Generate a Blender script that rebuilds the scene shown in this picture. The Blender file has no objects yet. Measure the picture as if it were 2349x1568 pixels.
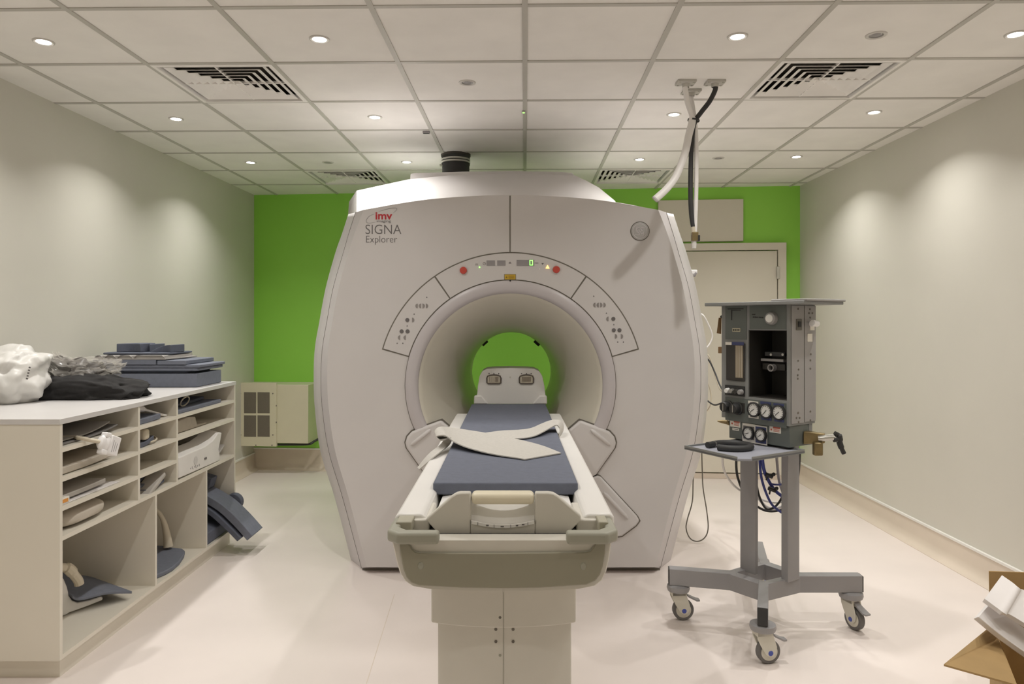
import bpy, bmesh, math, random
from mathutils import Vector, Matrix, Euler, noise
random.seed(7)
SC = bpy.context.scene
COL = SC.collection
PI = math.pi
V = Vector
# ---------------------------------------------------------------- camera frame of the room
F, PX, PY, CZ = 1648.0, 1174.5, 738.0, 1.42      # focal length (px of the 2349 frame), axis, horizon, eye height
CEIL = 2.65

def at(px, py, Y):
    return V(((px - PX) * Y / F, Y, CZ - (py - PY) * Y / F))

def atz(px, py, Z):
    Y = (CZ - Z) * F / (py - PY)
    return V(((px - PX) * Y / F, Y, Z))

# ---------------------------------------------------------------- materials
MATS = {}
def mat(name, color, rough=0.5, metal=0.0, var=0.04, scale=6.0, bump=0.0, bscale=200.0, coat=0.0,
        trans=0.0, alpha=1.0, spec=0.5, emit=None, estr=0.0, sheen=0.0):
    if name in MATS:
        return MATS[name]
    m = bpy.data.materials.new(name)
    m.use_nodes = True
    nt = m.node_tree
    b = nt.nodes['Principled BSDF']
    b.inputs['Roughness'].default_value = rough
    b.inputs['Metallic'].default_value = metal
    b.inputs['Specular IOR Level'].default_value = spec
    if coat: b.inputs['Coat Weight'].default_value = coat
    if trans: b.inputs['Transmission Weight'].default_value = trans
    if alpha < 1: b.inputs['Alpha'].default_value = alpha
    if sheen: b.inputs['Sheen Weight'].default_value = sheen
    if emit:
        b.inputs['Emission Color'].default_value = (*emit, 1)
        b.inputs['Emission Strength'].default_value = estr
    tc = nt.nodes.new('ShaderNodeTexCoord')
    n = nt.nodes.new('ShaderNodeTexNoise')
    n.inputs['Scale'].default_value = scale
    n.inputs['Detail'].default_value = 4
    nt.links.new(tc.outputs['Object'], n.inputs['Vector'])
    r = nt.nodes.new('ShaderNodeValToRGB')
    r.color_ramp.elements[0].position = 0.3
    r.color_ramp.elements[1].position = 0.7
    r.color_ramp.elements[0].color = (*[max(0, c * (1 - var)) for c in color], 1)
    r.color_ramp.elements[1].color = (*[min(1, c * (1 + var)) for c in color], 1)
    nt.links.new(n.outputs['Fac'], r.inputs['Fac'])
    nt.links.new(r.outputs['Color'], b.inputs['Base Color'])
    if bump:
        n2 = nt.nodes.new('ShaderNodeTexNoise')
        n2.inputs['Scale'].default_value = bscale
        n2.inputs['Detail'].default_value = 3
        nt.links.new(tc.outputs['Object'], n2.inputs['Vector'])
        bp = nt.nodes.new('ShaderNodeBump')
        bp.inputs['Strength'].default_value = bump
        bp.inputs['Distance'].default_value = 0.002
        nt.links.new(n2.outputs['Fac'], bp.inputs['Height'])
        nt.links.new(bp.outputs['Normal'], b.inputs['Normal'])
    MATS[name] = m
    return m

M_WALL = mat('wall_paint', (.655, .635, .57), .6, var=.03, scale=1.2, bump=.05)
M_GREEN = mat('green_paint', (.31, .69, .088), .55, var=.03, scale=1.5, bump=.05)
M_CEIL = mat('ceiling_tile', (.88, .86, .83), .85, var=.03, scale=5, bump=.12, bscale=260)
M_GRID = mat('grid_metal', (.52, .505, .465), .5, var=.02)
M_FLOOR = mat('vinyl_floor', (.79, .72, .68), .42, var=.045, scale=1.6, bump=.04, bscale=60, spec=.4)
M_COVE = mat('vinyl_cove', (.69, .605, .51), .5, var=.04, scale=3)
M_WHITE = mat('white_edge', (.82, .81, .77), .4)
M_SHELL = mat('scanner_shell', (.62, .598, .59), .38, var=.02, scale=3, bump=.03, bscale=300)
M_STRIP = mat('scanner_strip', (.60, .575, .58), .35, var=.02)
M_RING = mat('bore_ring', (.52, .49, .50), .35, var=.02)
M_BORE = mat('bore_liner', (.70, .67, .58), .32, var=.02)
M_SEAM = mat('seam_dark', (.16, .145, .12), .7)
M_TABLE = mat('table_white', (.78, .765, .735), .38, var=.02, bump=.03, bscale=300)
M_CREAM = mat('table_cream', (.64, .615, .55), .42, var=.03)
M_OLIVE = mat('bumper_grey', (.33, .325, .265), .5, var=.03)
M_OLIVE2 = mat('end_panel_grey', (.30, .285, .215), .5, var=.03)
M_MAT = mat('mat_blue', (.125, .138, .18), .8, var=.06, scale=40, bump=.15, bscale=300)
M_BLUE = mat('blue_foam', (.16, .175, .218), .8, var=.06, scale=40, bump=.15, bscale=300)
M_BLUE2 = mat('dark_blue_foam', (.11, .122, .16), .85, var=.06, scale=40, bump=.15, bscale=300)
M_STRAP = mat('strap_fabric', (.52, .50, .46), .8, var=.05, scale=90, bump=.25, bscale=500)
M_RED = mat('red_plastic', (.52, .07, .05), .4)
M_TEXT = mat('grey_print', (.14, .13, .13), .6)
M_LRED = mat('red_print', (.45, .02, .03), .5)
M_LGREY = mat('display_grey', (.30, .285, .29), .35)
M_YEL = mat('yellow_label', (.55, .36, .03), .5)
M_BLACK = mat('black_plastic', (.025, .025, .025), .45)
M_RUBBER = mat('black_rubber', (.03, .03, .03), .6)
M_DARK = mat('dark_void', (.075, .065, .05), .9)
M_STEEL = mat('steel', (.55, .54, .5), .3, metal=.9)
M_GREY = mat('machine_grey', (.235, .24, .235), .42, var=.03, bump=.04, bscale=250)
M_GREYL = mat('machine_light_grey', (.33, .32, .315), .42, var=.03, bump=.04, bscale=250)
M_DGREEN = mat('machine_front', (.12, .135, .125), .45, var=.04)
M_FRAME = mat('cart_frame', (.29, .285, .29), .42, var=.03, bump=.04, bscale=250)
M_TRAY = mat('tray_blue_grey', (.36, .37, .42), .4, var=.03)
M_BAY = mat('bay_black', (.035, .032, .028), .5)
M_CAST = mat('caster_cream', (.62, .6, .52), .45)
M_TYRE = mat('tyre_grey', (.14, .135, .13), .6)
M_CAPBLUE = mat('cap_blue', (.06, .09, .38), .4)
M_HOSEBLUE = mat('hose_blue', (.04, .055, .26), .45)
M_HOSEW = mat('hose_white', (.80, .78, .76), .45)
M_HOSEG = mat('hose_grey', (.50, .48, .48), .45)
M_BRONZE = mat('bronze', (.26, .2, .1), .4, metal=.7, var=.15, scale=20)
M_DIAL = mat('dial_white', (.8, .8, .77), .4)
M_PAPER = mat('paper_label', (.78, .75, .68), .6)
M_LBLUE = mat('label_blue', (.05, .06, .16), .5)
M_LREDP = mat('label_red', (.5, .12, .08), .5)
M_SHELF = mat('shelf_laminate', (.73, .69, .60), .45, var=.02, scale=2)
M_SHELFT = mat('shelf_top', (.62, .605, .595), .4, var=.02)
M_BAG = mat('white_plastic', (.70, .69, .66), .38, var=.05, scale=6, bump=.3, bscale=9)
M_CLOTH = mat('black_cloth', (.018, .017, .017), .9, var=.2, scale=30, bump=.4, bscale=120)
M_WRAP = mat('wrapped_brown', (.05, .042, .04), .4, var=.2, scale=20)
M_FILM = mat('clear_film', (.75, .72, .66),   .12, alpha=.24, bump=.8, bscale=45, spec=1.0)
M_PADG = mat('pad_grey', (.42, .395, .36), .7, var=.05, scale=20, bump=.1, bscale=150)
M_PADD = mat('pad_dark', (.16, .15, .14), .7, var=.06, scale=20, bump=.1, bscale=150)
M_PADB = mat('pad_beige', (.5, .45, .38), .7, var=.05, scale=20, bump=.1, bscale=150)
M_COILW = mat('coil_white', (.76, .74, .71), .5, var=.03)
M_TAN = mat('tan_plastic', (.62, .56, .44), .5, var=.03)
M_PLUG = mat('plug_white', (.84, .83, .83), .3)
M_CARD = mat('cardboard', (.40, .265, .115), .8, var=.05, scale=12, bump=.1, bscale=150)
M_FOAMW = mat('white_packaging', (.80, .77, .76), .7, var=.02)
M_DOOR = mat('door_paint', (.72, .68, .585), .5, var=.02, scale=2)
M_BOX = mat('box_enamel', (.64, .60, .45), .45, var=.02)
M_GRILLE = mat('grille_dark', (.15, .13, .10), .7, var=.08, scale=200)
M_CFOAM = mat('cream_foam', (.40, .38, .36), .85, var=.05, scale=30, bump=.2, bscale=200)
M_TAG = mat('brown_tag', (.28, .17, .08), .7)
M_ORANGE = mat('orange_label', (.7, .3, .06), .6)
M_LAMP = mat('lamp_glow', (1, 1, 1), .5, emit=(1.0, .95, .88), estr=40)
M_LEDG = mat('led_green', (.1, .5, .1), .5, emit=(.25, 1.0, .12), estr=3.0)
M_LEDO = mat('led_orange', (.8, .4, .1), .5, emit=(1.0, .45, .12), estr=3.5)
M_TRIM = mat('lamp_trim', (.62, .6, .57), .4)
M_UNLIT = mat('unlit_lens', (.26, .25, .24), .35)

# ---------------------------------------------------------------- mesh builder
class MB:
    def __init__(self):
        self.bm = bmesh.new()
    def box(self, c, s, rot=None):
        M = Matrix.Translation(V(c)) @ (rot.to_matrix().to_4x4() if rot is not None else Matrix()) @ Matrix.Diagonal((s[0], s[1], s[2], 1))
        bmesh.ops.create_cube(self.bm, size=1, matrix=M)
        return self
    def bb(self, x0, x1, y0, y1, z0, z1):
        return self.box(((x0 + x1) / 2, (y0 + y1) / 2, (z0 + z1) / 2), (abs(x1 - x0), abs(y1 - y0), abs(z1 - z0)))
    def hexa(self, a, b):
        """two matching rings of points joined and capped"""
        return self.loft([a, b], cap=True)
    def prism(self, pts, off):
        pts = [V(p) for p in pts]
        off = V(off)
        return self.loft([pts, [p + off for p in pts]], cap=True)
    def loft(self, rings, cap=False, closed=True, loop=False):
        bm = self.bm
        vs = [[bm.verts.new(p) for p in r] for r in rings]
        n = len(vs[0])
        R = len(vs)
        for i in range(R if loop else R - 1):
            a, b = vs[i], vs[(i + 1) % R]
            for j in range(n if closed else n - 1):
                k = (j + 1) % n
                try: bm.faces.new((a[j], a[k], b[k], b[j]))
                except ValueError: pass
        if cap:
            for r in (vs[0], vs[-1]):
                try: bm.faces.new(r)
                except ValueError: pass
        return self
    def tube(self, path, r, n=10, closed=False):
        path = [V(p) for p in path]
        m = len(path)
        rings = []
        prev = None
        for i, p in enumerate(path):
            if closed: t = path[(i + 1) % m] - path[i - 1]
            else: t = path[min(i + 1, m - 1)] - path[max(i - 1, 0)]
            t.normalize()
            if prev is None:
                ref = V((0, 0, 1)) if abs(t.z) < .9 else V((1, 0, 0))
                u = t.cross(ref).normalized()
            else:
                u = (prev - t * prev.dot(t)).normalized()
            prev = u
            w = t.cross(u)
            rr = r[i] if isinstance(r, (list, tuple)) else r
            rings.append([p + (u * math.cos(2 * PI * k / n) + w * math.sin(2 * PI * k / n)) * rr for k in range(n)])
        return self.loft(rings, cap=not closed, loop=closed)
    def lathe(self, prof, M=None, n=32, cap=False):
        """prof: (r, h) pairs turned about local Z of M"""
        M = M or Matrix()
        rings = []
        for r, h in prof:
            rings.append([M @ V((max(r, 1e-5) * math.cos(2 * PI * k / n), max(r, 1e-5) * math.sin(2 * PI * k / n), h)) for k in range(n)])
        return self.loft(rings, cap=cap)
    def disc(self, c, nrm, r, th=.004, n=24):
        M = frame(c, nrm)
        return self.lathe([(r, 0), (r, th)], M, n, cap=True)
    def strip(self, A, B, th=.003):
        """a strap between two edge paths, with thickness"""
        A = [V(p) for p in A]; B = [V(p) for p in B]
        rings = []
        for i in range(len(A)):
            w = (B[i] - A[i]).normalized()
            t = (A[min(i + 1, len(A) - 1)] - A[max(i - 1, 0)] + B[min(i + 1, len(B) - 1)] - B[max(i - 1, 0)])
            nn = w.cross(t)
            nn = nn.normalized() * th / 2 if nn.length > 1e-9 else V((0, 0, th / 2))
            rings.append([A[i] + nn, B[i] + nn, B[i] - nn, A[i] - nn])
        return self.loft(rings, cap=True)
    def sheet(self, fn, nu=16, nv=16, th=.006):
        """a curved sheet fn(u,v) thickened along +Z"""
        top = [[V(fn(i / nu, j / nv)) for j in range(nv + 1)] for i in range(nu + 1)]
        bm = self.bm
        a = [[bm.verts.new(p + V((0, 0, th))) for p in r] for r in top]
        b = [[bm.verts.new(p) for p in r] for r in top]
        for i in range(nu):
            for j in range(nv):
                bm.faces.new((a[i][j], a[i + 1][j], a[i + 1][j + 1], a[i][j + 1]))
                bm.faces.new((b[i][j], b[i][j + 1], b[i + 1][j + 1], b[i + 1][j]))
        for i in range(nu):
            bm.faces.new((a[i][0], b[i][0], b[i + 1][0], a[i + 1][0]))
            bm.faces.new((a[i][nv], a[i + 1][nv], b[i + 1][nv], b[i][nv]))
        for j in range(nv):
            bm.faces.new((a[0][j], a[0][j + 1], b[0][j + 1], b[0][j]))
            bm.faces.new((a[nu][j], b[nu][j], b[nu][j + 1], a[nu][j + 1]))
        return self
    def blob(self, c, s, amp=.1, freq=3.0, flat=None, sub=4, seed=0, rot=0, power=1.0):
        r = bmesh.ops.create_icosphere(self.bm, subdivisions=sub, radius=1)
        Rm = Matrix.Rotation(rot, 3, 'Z')
        for v in r['verts']:
            p = v.co.copy()
            d = noise.noise(p * freq + V((seed, seed * 1.7, 0))) * amp + noise.noise(p * freq * 2.7 + V((0, seed, 3))) * amp * .45
            p = p * (1 + d)
            if power != 1.0:
                p = V([math.copysign(abs(q) ** power, q) for q in p])
            q = Rm @ V((p.x * s[0], p.y * s[1], p.z * s[2])) + V(c)
            if flat is not None and q.z < flat: q.z = flat
            v.co = q
        return self
    def build(self, name, m, parent=None, bevel=0.0, seg=2, angle=35, sub=0, label=None):
        bm = self.bm
        bmesh.ops.recalc_face_normals(bm, faces=bm.faces)
        me = bpy.data.meshes.new(name)
        bm.to_mesh(me); bm.free()
        return link_mesh(name, me, m, parent, bevel, seg, angle, sub, label)

def link_mesh(name, me, m, parent=None, bevel=0, seg=2, angle=35, sub=0, label=None):
    for p in me.polygons: p.use_smooth = True
    me.set_sharp_from_angle(angle=math.radians(angle))
    me.materials.append(m)
    o = bpy.data.objects.new(name, me)
    COL.objects.link(o)
    if parent is not None:
        o.parent = parent
        if parent.type == 'EMPTY':
            o.matrix_parent_inverse = (Matrix.Translation(parent.location) @ parent.rotation_euler.to_matrix().to_4x4()).inverted()
    if bevel:
        b = o.modifiers.new('Bevel', 'BEVEL')
        b.width = bevel; b.segments = seg; b.limit_method = 'ANGLE'; b.angle_limit = math.radians(40)
        b.harden_normals = False
    if sub:
        s = o.modifiers.new('Subdivision', 'SUBSURF'); s.levels = sub; s.render_levels = sub
    if label: o['label'] = label
    return o

def frame(c, nrm, up=(0, 0, 1)):
    z = V(nrm).normalized()
    up = V(up)
    if abs(z.dot(up)) > .98: up = V((0, 1, 0))
    x = up.cross(z).normalized()
    y = z.cross(x)
    M = Matrix((x, y, z)).transposed().to_4x4()
    M.translation = V(c)
    return M

def thing(name, label, cat, loc=(0, 0, 0), group=None):
    o = bpy.data.objects.new(name, None)
    o.empty_display_size = .1
    COL.objects.link(o)
    o.location = loc
    return tag(o, label, cat, group)

def tag(o, label, cat, group=None):
    o['label'] = label; o['category'] = cat
    if group: o['group'] = group
    return o

def struct(o):
    o['kind'] = 'structure'
    return o

def copy_tree(o, parent=None):
    c = o.copy()
    COL.objects.link(c)
    if parent is not None: c.parent = parent
    for ch in list(o.children): copy_tree(ch, c)
    return c

def spline(pts, n=8):
    """Catmull-Rom through the points"""
    pts = [V(p) for p in pts]
    out = []
    m = len(pts)
    for i in range(m - 1):
        p0, p1, p2, p3 = pts[max(i - 1, 0)], pts[i], pts[i + 1], pts[min(i + 2, m - 1)]
        for k in range(n):
            t = k / n
            out.append(.5 * ((2 * p1) + (p2 - p0) * t + (2 * p0 - 5 * p1 + 4 * p2 - p3) * t * t + (3 * p1 - p0 - 3 * p2 + p3) * t ** 3))
    out.append(pts[-1])
    return out

def text(name, s, M, size, m, parent, extrude=.0004, offset=0.0, shear=0.0, align='LEFT', sx=1.0):
    cu = bpy.data.curves.new(name, 'FONT')
    cu.body = s; cu.size = size; cu.extrude = extrude; cu.offset = offset; cu.shear = shear
    cu.align_x = align; cu.resolution_u = 4
    t = bpy.data.objects.new(name + '_tmp', cu)
    COL.objects.link(t)
    bpy.context.view_layer.update()
    me = bpy.data.meshes.new_from_object(t.evaluated_get(bpy.context.evaluated_depsgraph_get()))
    bpy.data.objects.remove(t); bpy.data.curves.remove(cu)
    me.transform(M @ Matrix.Diagonal((sx, 1, 1, 1)))
    me.materials.clear()
    return link_mesh(name, me, m, parent)

# ---------------------------------------------------------------- camera, world, colour management
cam = bpy.data.cameras.new('camera')
co = bpy.data.objects.new('camera', cam)
COL.objects.link(co)
co.location = (0, 0, CZ); co.rotation_euler = (PI / 2, 0, 0)
cam.sensor_width = 36; cam.lens = F / 2349 * 36
cam.shift_y = -(784 - PY) / 2349
cam.clip_start = .02
SC.camera = co
w = bpy.data.worlds.new('World'); SC.world = w; w.use_nodes = True
w.node_tree.nodes['Background'].inputs[0].default_value = (.9, .92, 1, 1)
w.node_tree.nodes['Background'].inputs[1].default_value = .0
SC.view_settings.view_transform = 'Standard'
SC.view_settings.look = 'None'
SC.view_settings.gamma = 1
SC.view_settings.exposure = 0.0
SC.cycles.use_denoising = True
SC.cycles.max_bounces = 10
SC.cycles.diffuse_bounces = 6
SC.cycles.sample_clamp_indirect = 6
SC.cycles.caustics_reflective = False
SC.cycles.caustics_refractive = False

# ---------------------------------------------------------------- room shell
PL, PR = V((-2.50, 6.966, 0)), V((2.604, 6.497, 0))      # back corners; the back wall runs a little askew
def xl(Y): return -2.667 + .0239 * Y
def xr(Y): return 2.570 + .0052 * Y
YF = -.18
WD = (PR - PL).normalized()
WN = V((WD.y, -WD.x, 0))                                 # into the room
if WN.y > 0: WN = -WN
def onwall(px, py, off=0.0):
    k = (px - PX) / F
    P0 = PL + WN * off
    t = (k * P0.y - P0.x) / (WD.x - k * WD.y)
    P = P0 + WD * t
    return V((P.x, P.y, CZ - (py - PY) * P.y / F))
H2 = CEIL + .1
def wall(name, a, b, out, m):
    a, b, out = V(a), V(b), V(out)
    mb = MB()
    q = [a, b, b + out, a + out]
    mb.loft([[V((p.x, p.y, 0)) for p in q], [V((p.x, p.y, H2)) for p in q]], cap=True)
    return struct(mb.build(name, m))
FL, FR = V((xl(YF), YF, 0)), V((xr(YF), YF, 0))
wall('wall_left', FL, PL, (-.12, 0, 0), M_WALL)
wall('wall_right', FR, PR, (.12, 0, 0), M_WALL)
wall('wall_back', PL - WD * .1, PR + WD * .1, -WN * .12, M_GREEN)
wall('wall_front', FL - V((.1, 0, 0)), FR + V((.1, 0, 0)), (0, -.12, 0), M_WALL)
struct(MB().bb(-2.9, 2.9, YF - .15, 7.3, -.1, 0).build('floor', M_FLOOR))

FLR = bpy.data.objects['floor']
sa, sb = atz(905, 1362, 0), atz(838, 1575, 0)
MB().prism([sa + V((-.0015, 0, -.002)), sa + V((.0015, 0, -.002)), sb + V((.0015, 0, -.002)), sb + V((-.0015, 0, -.002))], (0, 0, .0026)).build('floor_seam', M_COVE, FLR)
# skirting: coved vinyl with a white top edge
def skirting(name, a, b, nrm, h):
    a, b, nrm = V(a), V(b), V(nrm).normalized()
    prof = [(0, h), (.012, h), (.014, .06), (.022, .03), (.04, .012), (.07, .003), (.07, 0), (0, 0)]
    mb = MB()
    mb.loft([[p + nrm * o + V((0, 0, z)) for o, z in prof] for p in (a, b)], cap=True)
    o = struct(mb.build(name, M_COVE))
    prof = [(-.001, h - .001), (.016, h - .001), (.016, h + .012), (-.001, h + .012)]
    mb = MB()
    mb.loft([[p + nrm * o2 + V((0, 0, z)) for o2, z in prof] for p in (a, b)], cap=True)
    mb.build('edge_strip', M_WHITE, o, label='white top edge of the coved skirting')
    return o
BE = onwall(1455, 1000); BE.z = 0
skirting('baseboard_back', PL, BE, WN, .195)
BE = onwall(1806, 1000); BE.z = 0
skirting('baseboard_back', BE, PR - WD * .005, WN, .195)
nL = V((PL.y - FL.y, -(PL.x - FL.x), 0)).normalized()
skirting('baseboard_left', FL, PL - V((0, .02, 0)), nL, .15)
nR = V((-(PR.y - FR.y), (PR.x - FR.x), 0)).normalized()
skirting('baseboard_right', FR, PR - V((0, .02, 0)), nR, .145)

# ceiling: tiles in one slab-mesh with the four vent openings left out, a bar grid as its child
GA = math.radians(-1.05)
def g2(i, j):
    """ceiling grid coordinates (tile units) to the room"""
    x, y = (i * .6), (j * .6)
    c, s = math.cos(GA), math.sin(GA)
    return V((.05 + x * c - y * s, 2.79 + x * s + y * c, 0))
VENTS = [(-3, 1), (2, 1), (-3, 5), (1, 5)]
I0, I1, J0, J1 = -5, 5, -5, 7
mb = MB()
for i in range(I0, I1):
    for j in range(J0, J1):
        if (i, j) in VENTS: continue
        q = [g2(i, j), g2(i + 1, j), g2(i + 1, j + 1), g2(i, j + 1)]
        mb.prism([p + V((0, 0, CEIL)) for p in q], (0, 0, .03))
ceil = struct(mb.build('ceiling', M_CEIL))
mb = MB()
for i in range(I0, I1 + 1):
    a, b = g2(i, J0), g2(i, J1)
    d = (b - a).normalized(); s = V((d.y, -d.x, 0)) * .0115
    mb.prism([p + V((0, 0, CEIL - .005)) for p in (a - s, a + s, b + s, b - s)], (0, 0, .02))
for j in range(J0, J1 + 1):
    a, b = g2(I0, j), g2(I1, j)
    d = (b - a).normalized(); s = V((d.y, -d.x, 0)) * .0115
    mb.prism([p + V((0, 0, CEIL - .004)) for p in (a - s, a + s, b + s, b - s)], (0, 0, .02))
mb.build('ceiling_grid', M_GRID, ceil, label='thin metal grid between the ceiling tiles')

# door at the right end of the back wall
def wallrect(x0, x1, y0, y1, o0, o1):
    q = [(x0, y0), (x1, y0), (x1, y1), (x0, y1)]
    P = [onwall(x, y) for x, y in q]
    # keep verticals plumb: the x of the top pair with the heights of each
    P[2] = V((P[1].x, P[1].y, P[2].z)); P[3] = V((P[0].x, P[0].y, P[3].z))
    P[1].z = P[0].z = (P[0].z + P[1].z) / 2
    P[2].z = P[3].z = (P[2].z + P[3].z) / 2
    return [p + WN * o0 for p in P], [p + WN * o1 for p in P]
d = MB().hexa(*wallrect(1480, 1779, 577.5, 1080, .001, .05)).build('door_1', M_DOOR)
struct(d)
mb = MB()
mb.hexa(*wallrect(1781, 1800, 559, 1087, .001, .06))
mb.hexa(*wallrect(1459, 1478, 559, 1087, .001, .06))
mb.hexa(*wallrect(1459, 1800, 559, 575.5, .001, .0605))
mb.build('door_frame', M_DOOR, d, bevel=.003)
MB().hexa(*wallrect(1470, 1792, 1082.5, 1094, .001, .055)).build('threshold', M_COVE, d)
MB().hexa(*wallrect(1777, 1784, 612, 640, .05, .072)).build('hinge', M_STEEL, d, bevel=.002)
MB().hexa(*wallrect(1777, 1784, 1000, 1028, .05, .072)).build('hinge', M_STEEL, d, bevel=.002)
p = MB().hexa(*wallrect(1509, 1703.5, 459, 554.5, .001, .035)).build('wall_panel', M_DOOR, bevel=.004)
tag(p, 'blank beige rectangular panel on the green wall above the door', 'panel')

# ---------------------------------------------------------------- ceiling fittings
def diffuser(i, j, label):
    c = g2(i + .5, j + .5); c.z = CEIL
    ex = (g2(1, 0) - g2(0, 0)).normalized(); ey = (g2(0, 1) - g2(0, 0)).normalized()
    T = thing('ceiling_vent', label, 'air vent', c, 'square four-way air vents in the ceiling')
    def sq(r, z): return [c + ex * (sx * r) + ey * (sy * r) + V((0, 0, z)) for sx, sy in ((-1, -1), (1, -1), (1, 1), (-1, 1))]
    mb = MB()
    mb.loft([sq(.292, .03), sq(.292, -.006), sq(.272, -.008), sq(.268, .0), sq(.268, .03)])
    mb.build('frame', M_CEIL, T)
    mb = MB()
    mb.loft([sq(.29, .03), sq(.29, .14)]); mb.bm.faces.new([mb.bm.verts.new(p) for p in sq(.29, .14)])
    mb.build('plenum', M_DARK, T, label='dark duct behind the blades')
    mb = MB()
    for k in range(6):
        b = .246 - k * .041
        a = b - .027
        mb.loft([sq(a, .0125), sq(b, -.0005), sq(b + .003, -.002), sq(b + .003, .001), sq(a, .0145), sq(a, .0125)])
    for dx, dy in ((ex, ey), (ey, ex)):
        mb.prism([c - dx * .262 + dy * s + V((0, 0, z)) for s, z in ((-.003, .0), (.003, .0), (.003, .014), (-.003, .014))], dx * .524)
    mb.build('blades', M_CEIL, T)
    return T
diffuser(-3, 1, 'square ceiling vent above the pigeonhole shelf, nearest on that side')
diffuser(2, 1, 'square ceiling vent beside the three hanging hoses')
diffuser(-3, 5, 'square ceiling vent against the green wall, behind the scanner shoulder with the red logo')
diffuser(1, 5, 'square ceiling vent against the green wall, near the door')

def lamp(x, y, label, lit=True, src=None, power=1.0):
    T = thing('downlight' if lit else 'unlit_downlight', label, 'ceiling light', (x, y, CEIL),
              'lit round ceiling spotlights' if lit else 'unlit round ceiling spotlights')
    M = Matrix.Translation((x, y, CEIL))
    MB().lathe([(.028, .0), (.03, -.004), (.038, -.006), (.043, -.004), (.044, 0.0)], M, 40).build('trim_ring', M_TRIM, T)
    if lit:
        MB().lathe([(.0285, -.001), (.0285, -.003), (.014, -.0045), (0, -.005)], M, 32).build('lens', M_LAMP, T)
        l = bpy.data.lights.new('downlight_bulb', 'AREA')
        l.shape = 'DISK'; l.size = .055; l.energy = LAMP_W * power
        l.color = LAMP_C
        l.spread = math.radians(126)
        lo = bpy.data.objects.new('downlight_bulb', l)
        COL.objects.link(lo)
        lo.parent = T
        lo.location = (0, 0, -.012)
    else:
        MB().lathe([(.029, -.001), (.029, -.003), (.024, -.002), (.019, .003)], M, 32).build('lens', M_UNLIT, T)
        MB().lathe([(.02, -.001), (.014, -.003), (0, -.0035)], M, 32).build('bulb', M_LGREY, T)
    return T
LAMP_W, LAMP_C = 6.1, (1.0, .972, .935)
NAMES = {0: ['nearest downlight over the shelf with the white bag', 'nearest downlight ahead of the logo side of the scanner',
             'nearest downlight ahead of the hanging hoses', 'nearest downlight beside the bare wall, at the picture edge'],
         1: ['middle-row downlight close to the wall over the shelf', 'middle-row downlight above the logo side of the scanner',
             'middle-row downlight beside the hanging white hose', 'middle-row downlight close to the bare wall opposite the shelf'],
         2: ['far downlight near the green wall on the shelf side', 'far downlight just beside the black pipe collar',
             'far downlight by the vent near the door', 'far downlight near the corner by the door']}
LP = [[(100, 95), (733, 89), (1692, 83), (2330, 78)], [(404, 272), (860, 268), (1546, 262), (2005, 257)],
      [(575, 372), (933, 371), (1467, 365), (1827, 359)]]
for r, row in enumerate(LP):
    for k, (x, y) in enumerate(row):
        Y = (CEIL - CZ) * F / (PY - y)
        lamp((x - PX) * Y / F, Y, NAMES[r][k])
for r, Y in enumerate((1.9, .7)):  # two added rows of unseen downlights that brighten the front of the room
    for k, X in enumerate((-2.06, -.85, .95, 2.12)):
        lamp(X, Y, 'added unseen downlight over the near part of the room, %s row, %s' % (('third', 'last')[r],
             ('by the shelf wall', 'on the shelf side', 'on the cart side', 'by the bare wall')[k]), power=(.7, .35)[r])
for (x, y), lb in zip([(1072, 189), (2010, 80), (752, 372), (1648, 362)],
                      ['unlit grey spotlight above the middle of the scanner', 'unlit grey spotlight ahead of the vent by the hoses',
                       'unlit grey spotlight near the far vent on the shelf side', 'unlit grey spotlight behind the hanging hoses']):
    Y = (CEIL - CZ) * F / (PY - y)
    lamp((x - PX) * Y / F, Y, lb, lit=False)
# small sensor and green indicator
c = at(978, 301, (CEIL - CZ) * F / (PY - 301)); c.z = CEIL
T = thing('ceiling_sensor', 'tiny dark slotted sensor on a ceiling tile ahead of the pipe collar', 'sensor', c)
MB().box(c + V((0, 0, -.008)), (.045, .03, .014)).build('sensor_case', M_LGREY, T, bevel=.003)
MB().box(c + V((0, -.01, -.016)), (.036, .008, .004)).build('slot', M_BLACK, T)
c = at(1201, 253, (CEIL - CZ) * F / (PY - 253)); c.z = CEIL - .006
T = thing('indicator_light', 'tiny green indicator light on the central ceiling grid bar', 'indicator light', c)
MB().box(c + V((0, 0, -.004)), (.02, .03, .008)).build('lamp_case', M_GRID, T, bevel=.002)
MB().box(c + V((0, -.004, -.009)), (.012, .012, .003)).build('lens', M_LEDG, T)
# ---------------------------------------------------------------- the scanner
YS = 4.05
CX = 1172.0
SCN = thing('mri_scanner', 'large cream-white ring-shaped scanner with a round bore and red logo, in the room centre', 'scanner', (-.005, 4.9, 0))
def sym(right):
    """right-hand outline (px) from top centre to bottom centre -> closed outline, clockwise from the top"""
    left = [(2 * CX - x, y) for x, y in reversed(right) if abs(x - CX) > 1]
    return right + left
FACE = sym([(1172, 447), (1260, 449.5), (1350, 456), (1430, 467), (1510, 481), (1530, 533), (1545, 580), (1567, 660), (1582, 740), (1591, 800), (1593.5, 865), (1590, 935),
            (1575, 1035), (1544, 1142), (1503, 1300), (1172, 1301)])
SEAM = sym([(1172, 447.6), (1262, 450), (1354, 456.5), (1440, 468), (1529, 487), (1544, 535), (1557, 580), (1580, 660), (1595, 740), (1605, 800), (1608, 865), (1605, 935),
            (1590, 1035), (1558, 1142), (1515, 1302), (1172, 1303)])
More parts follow.
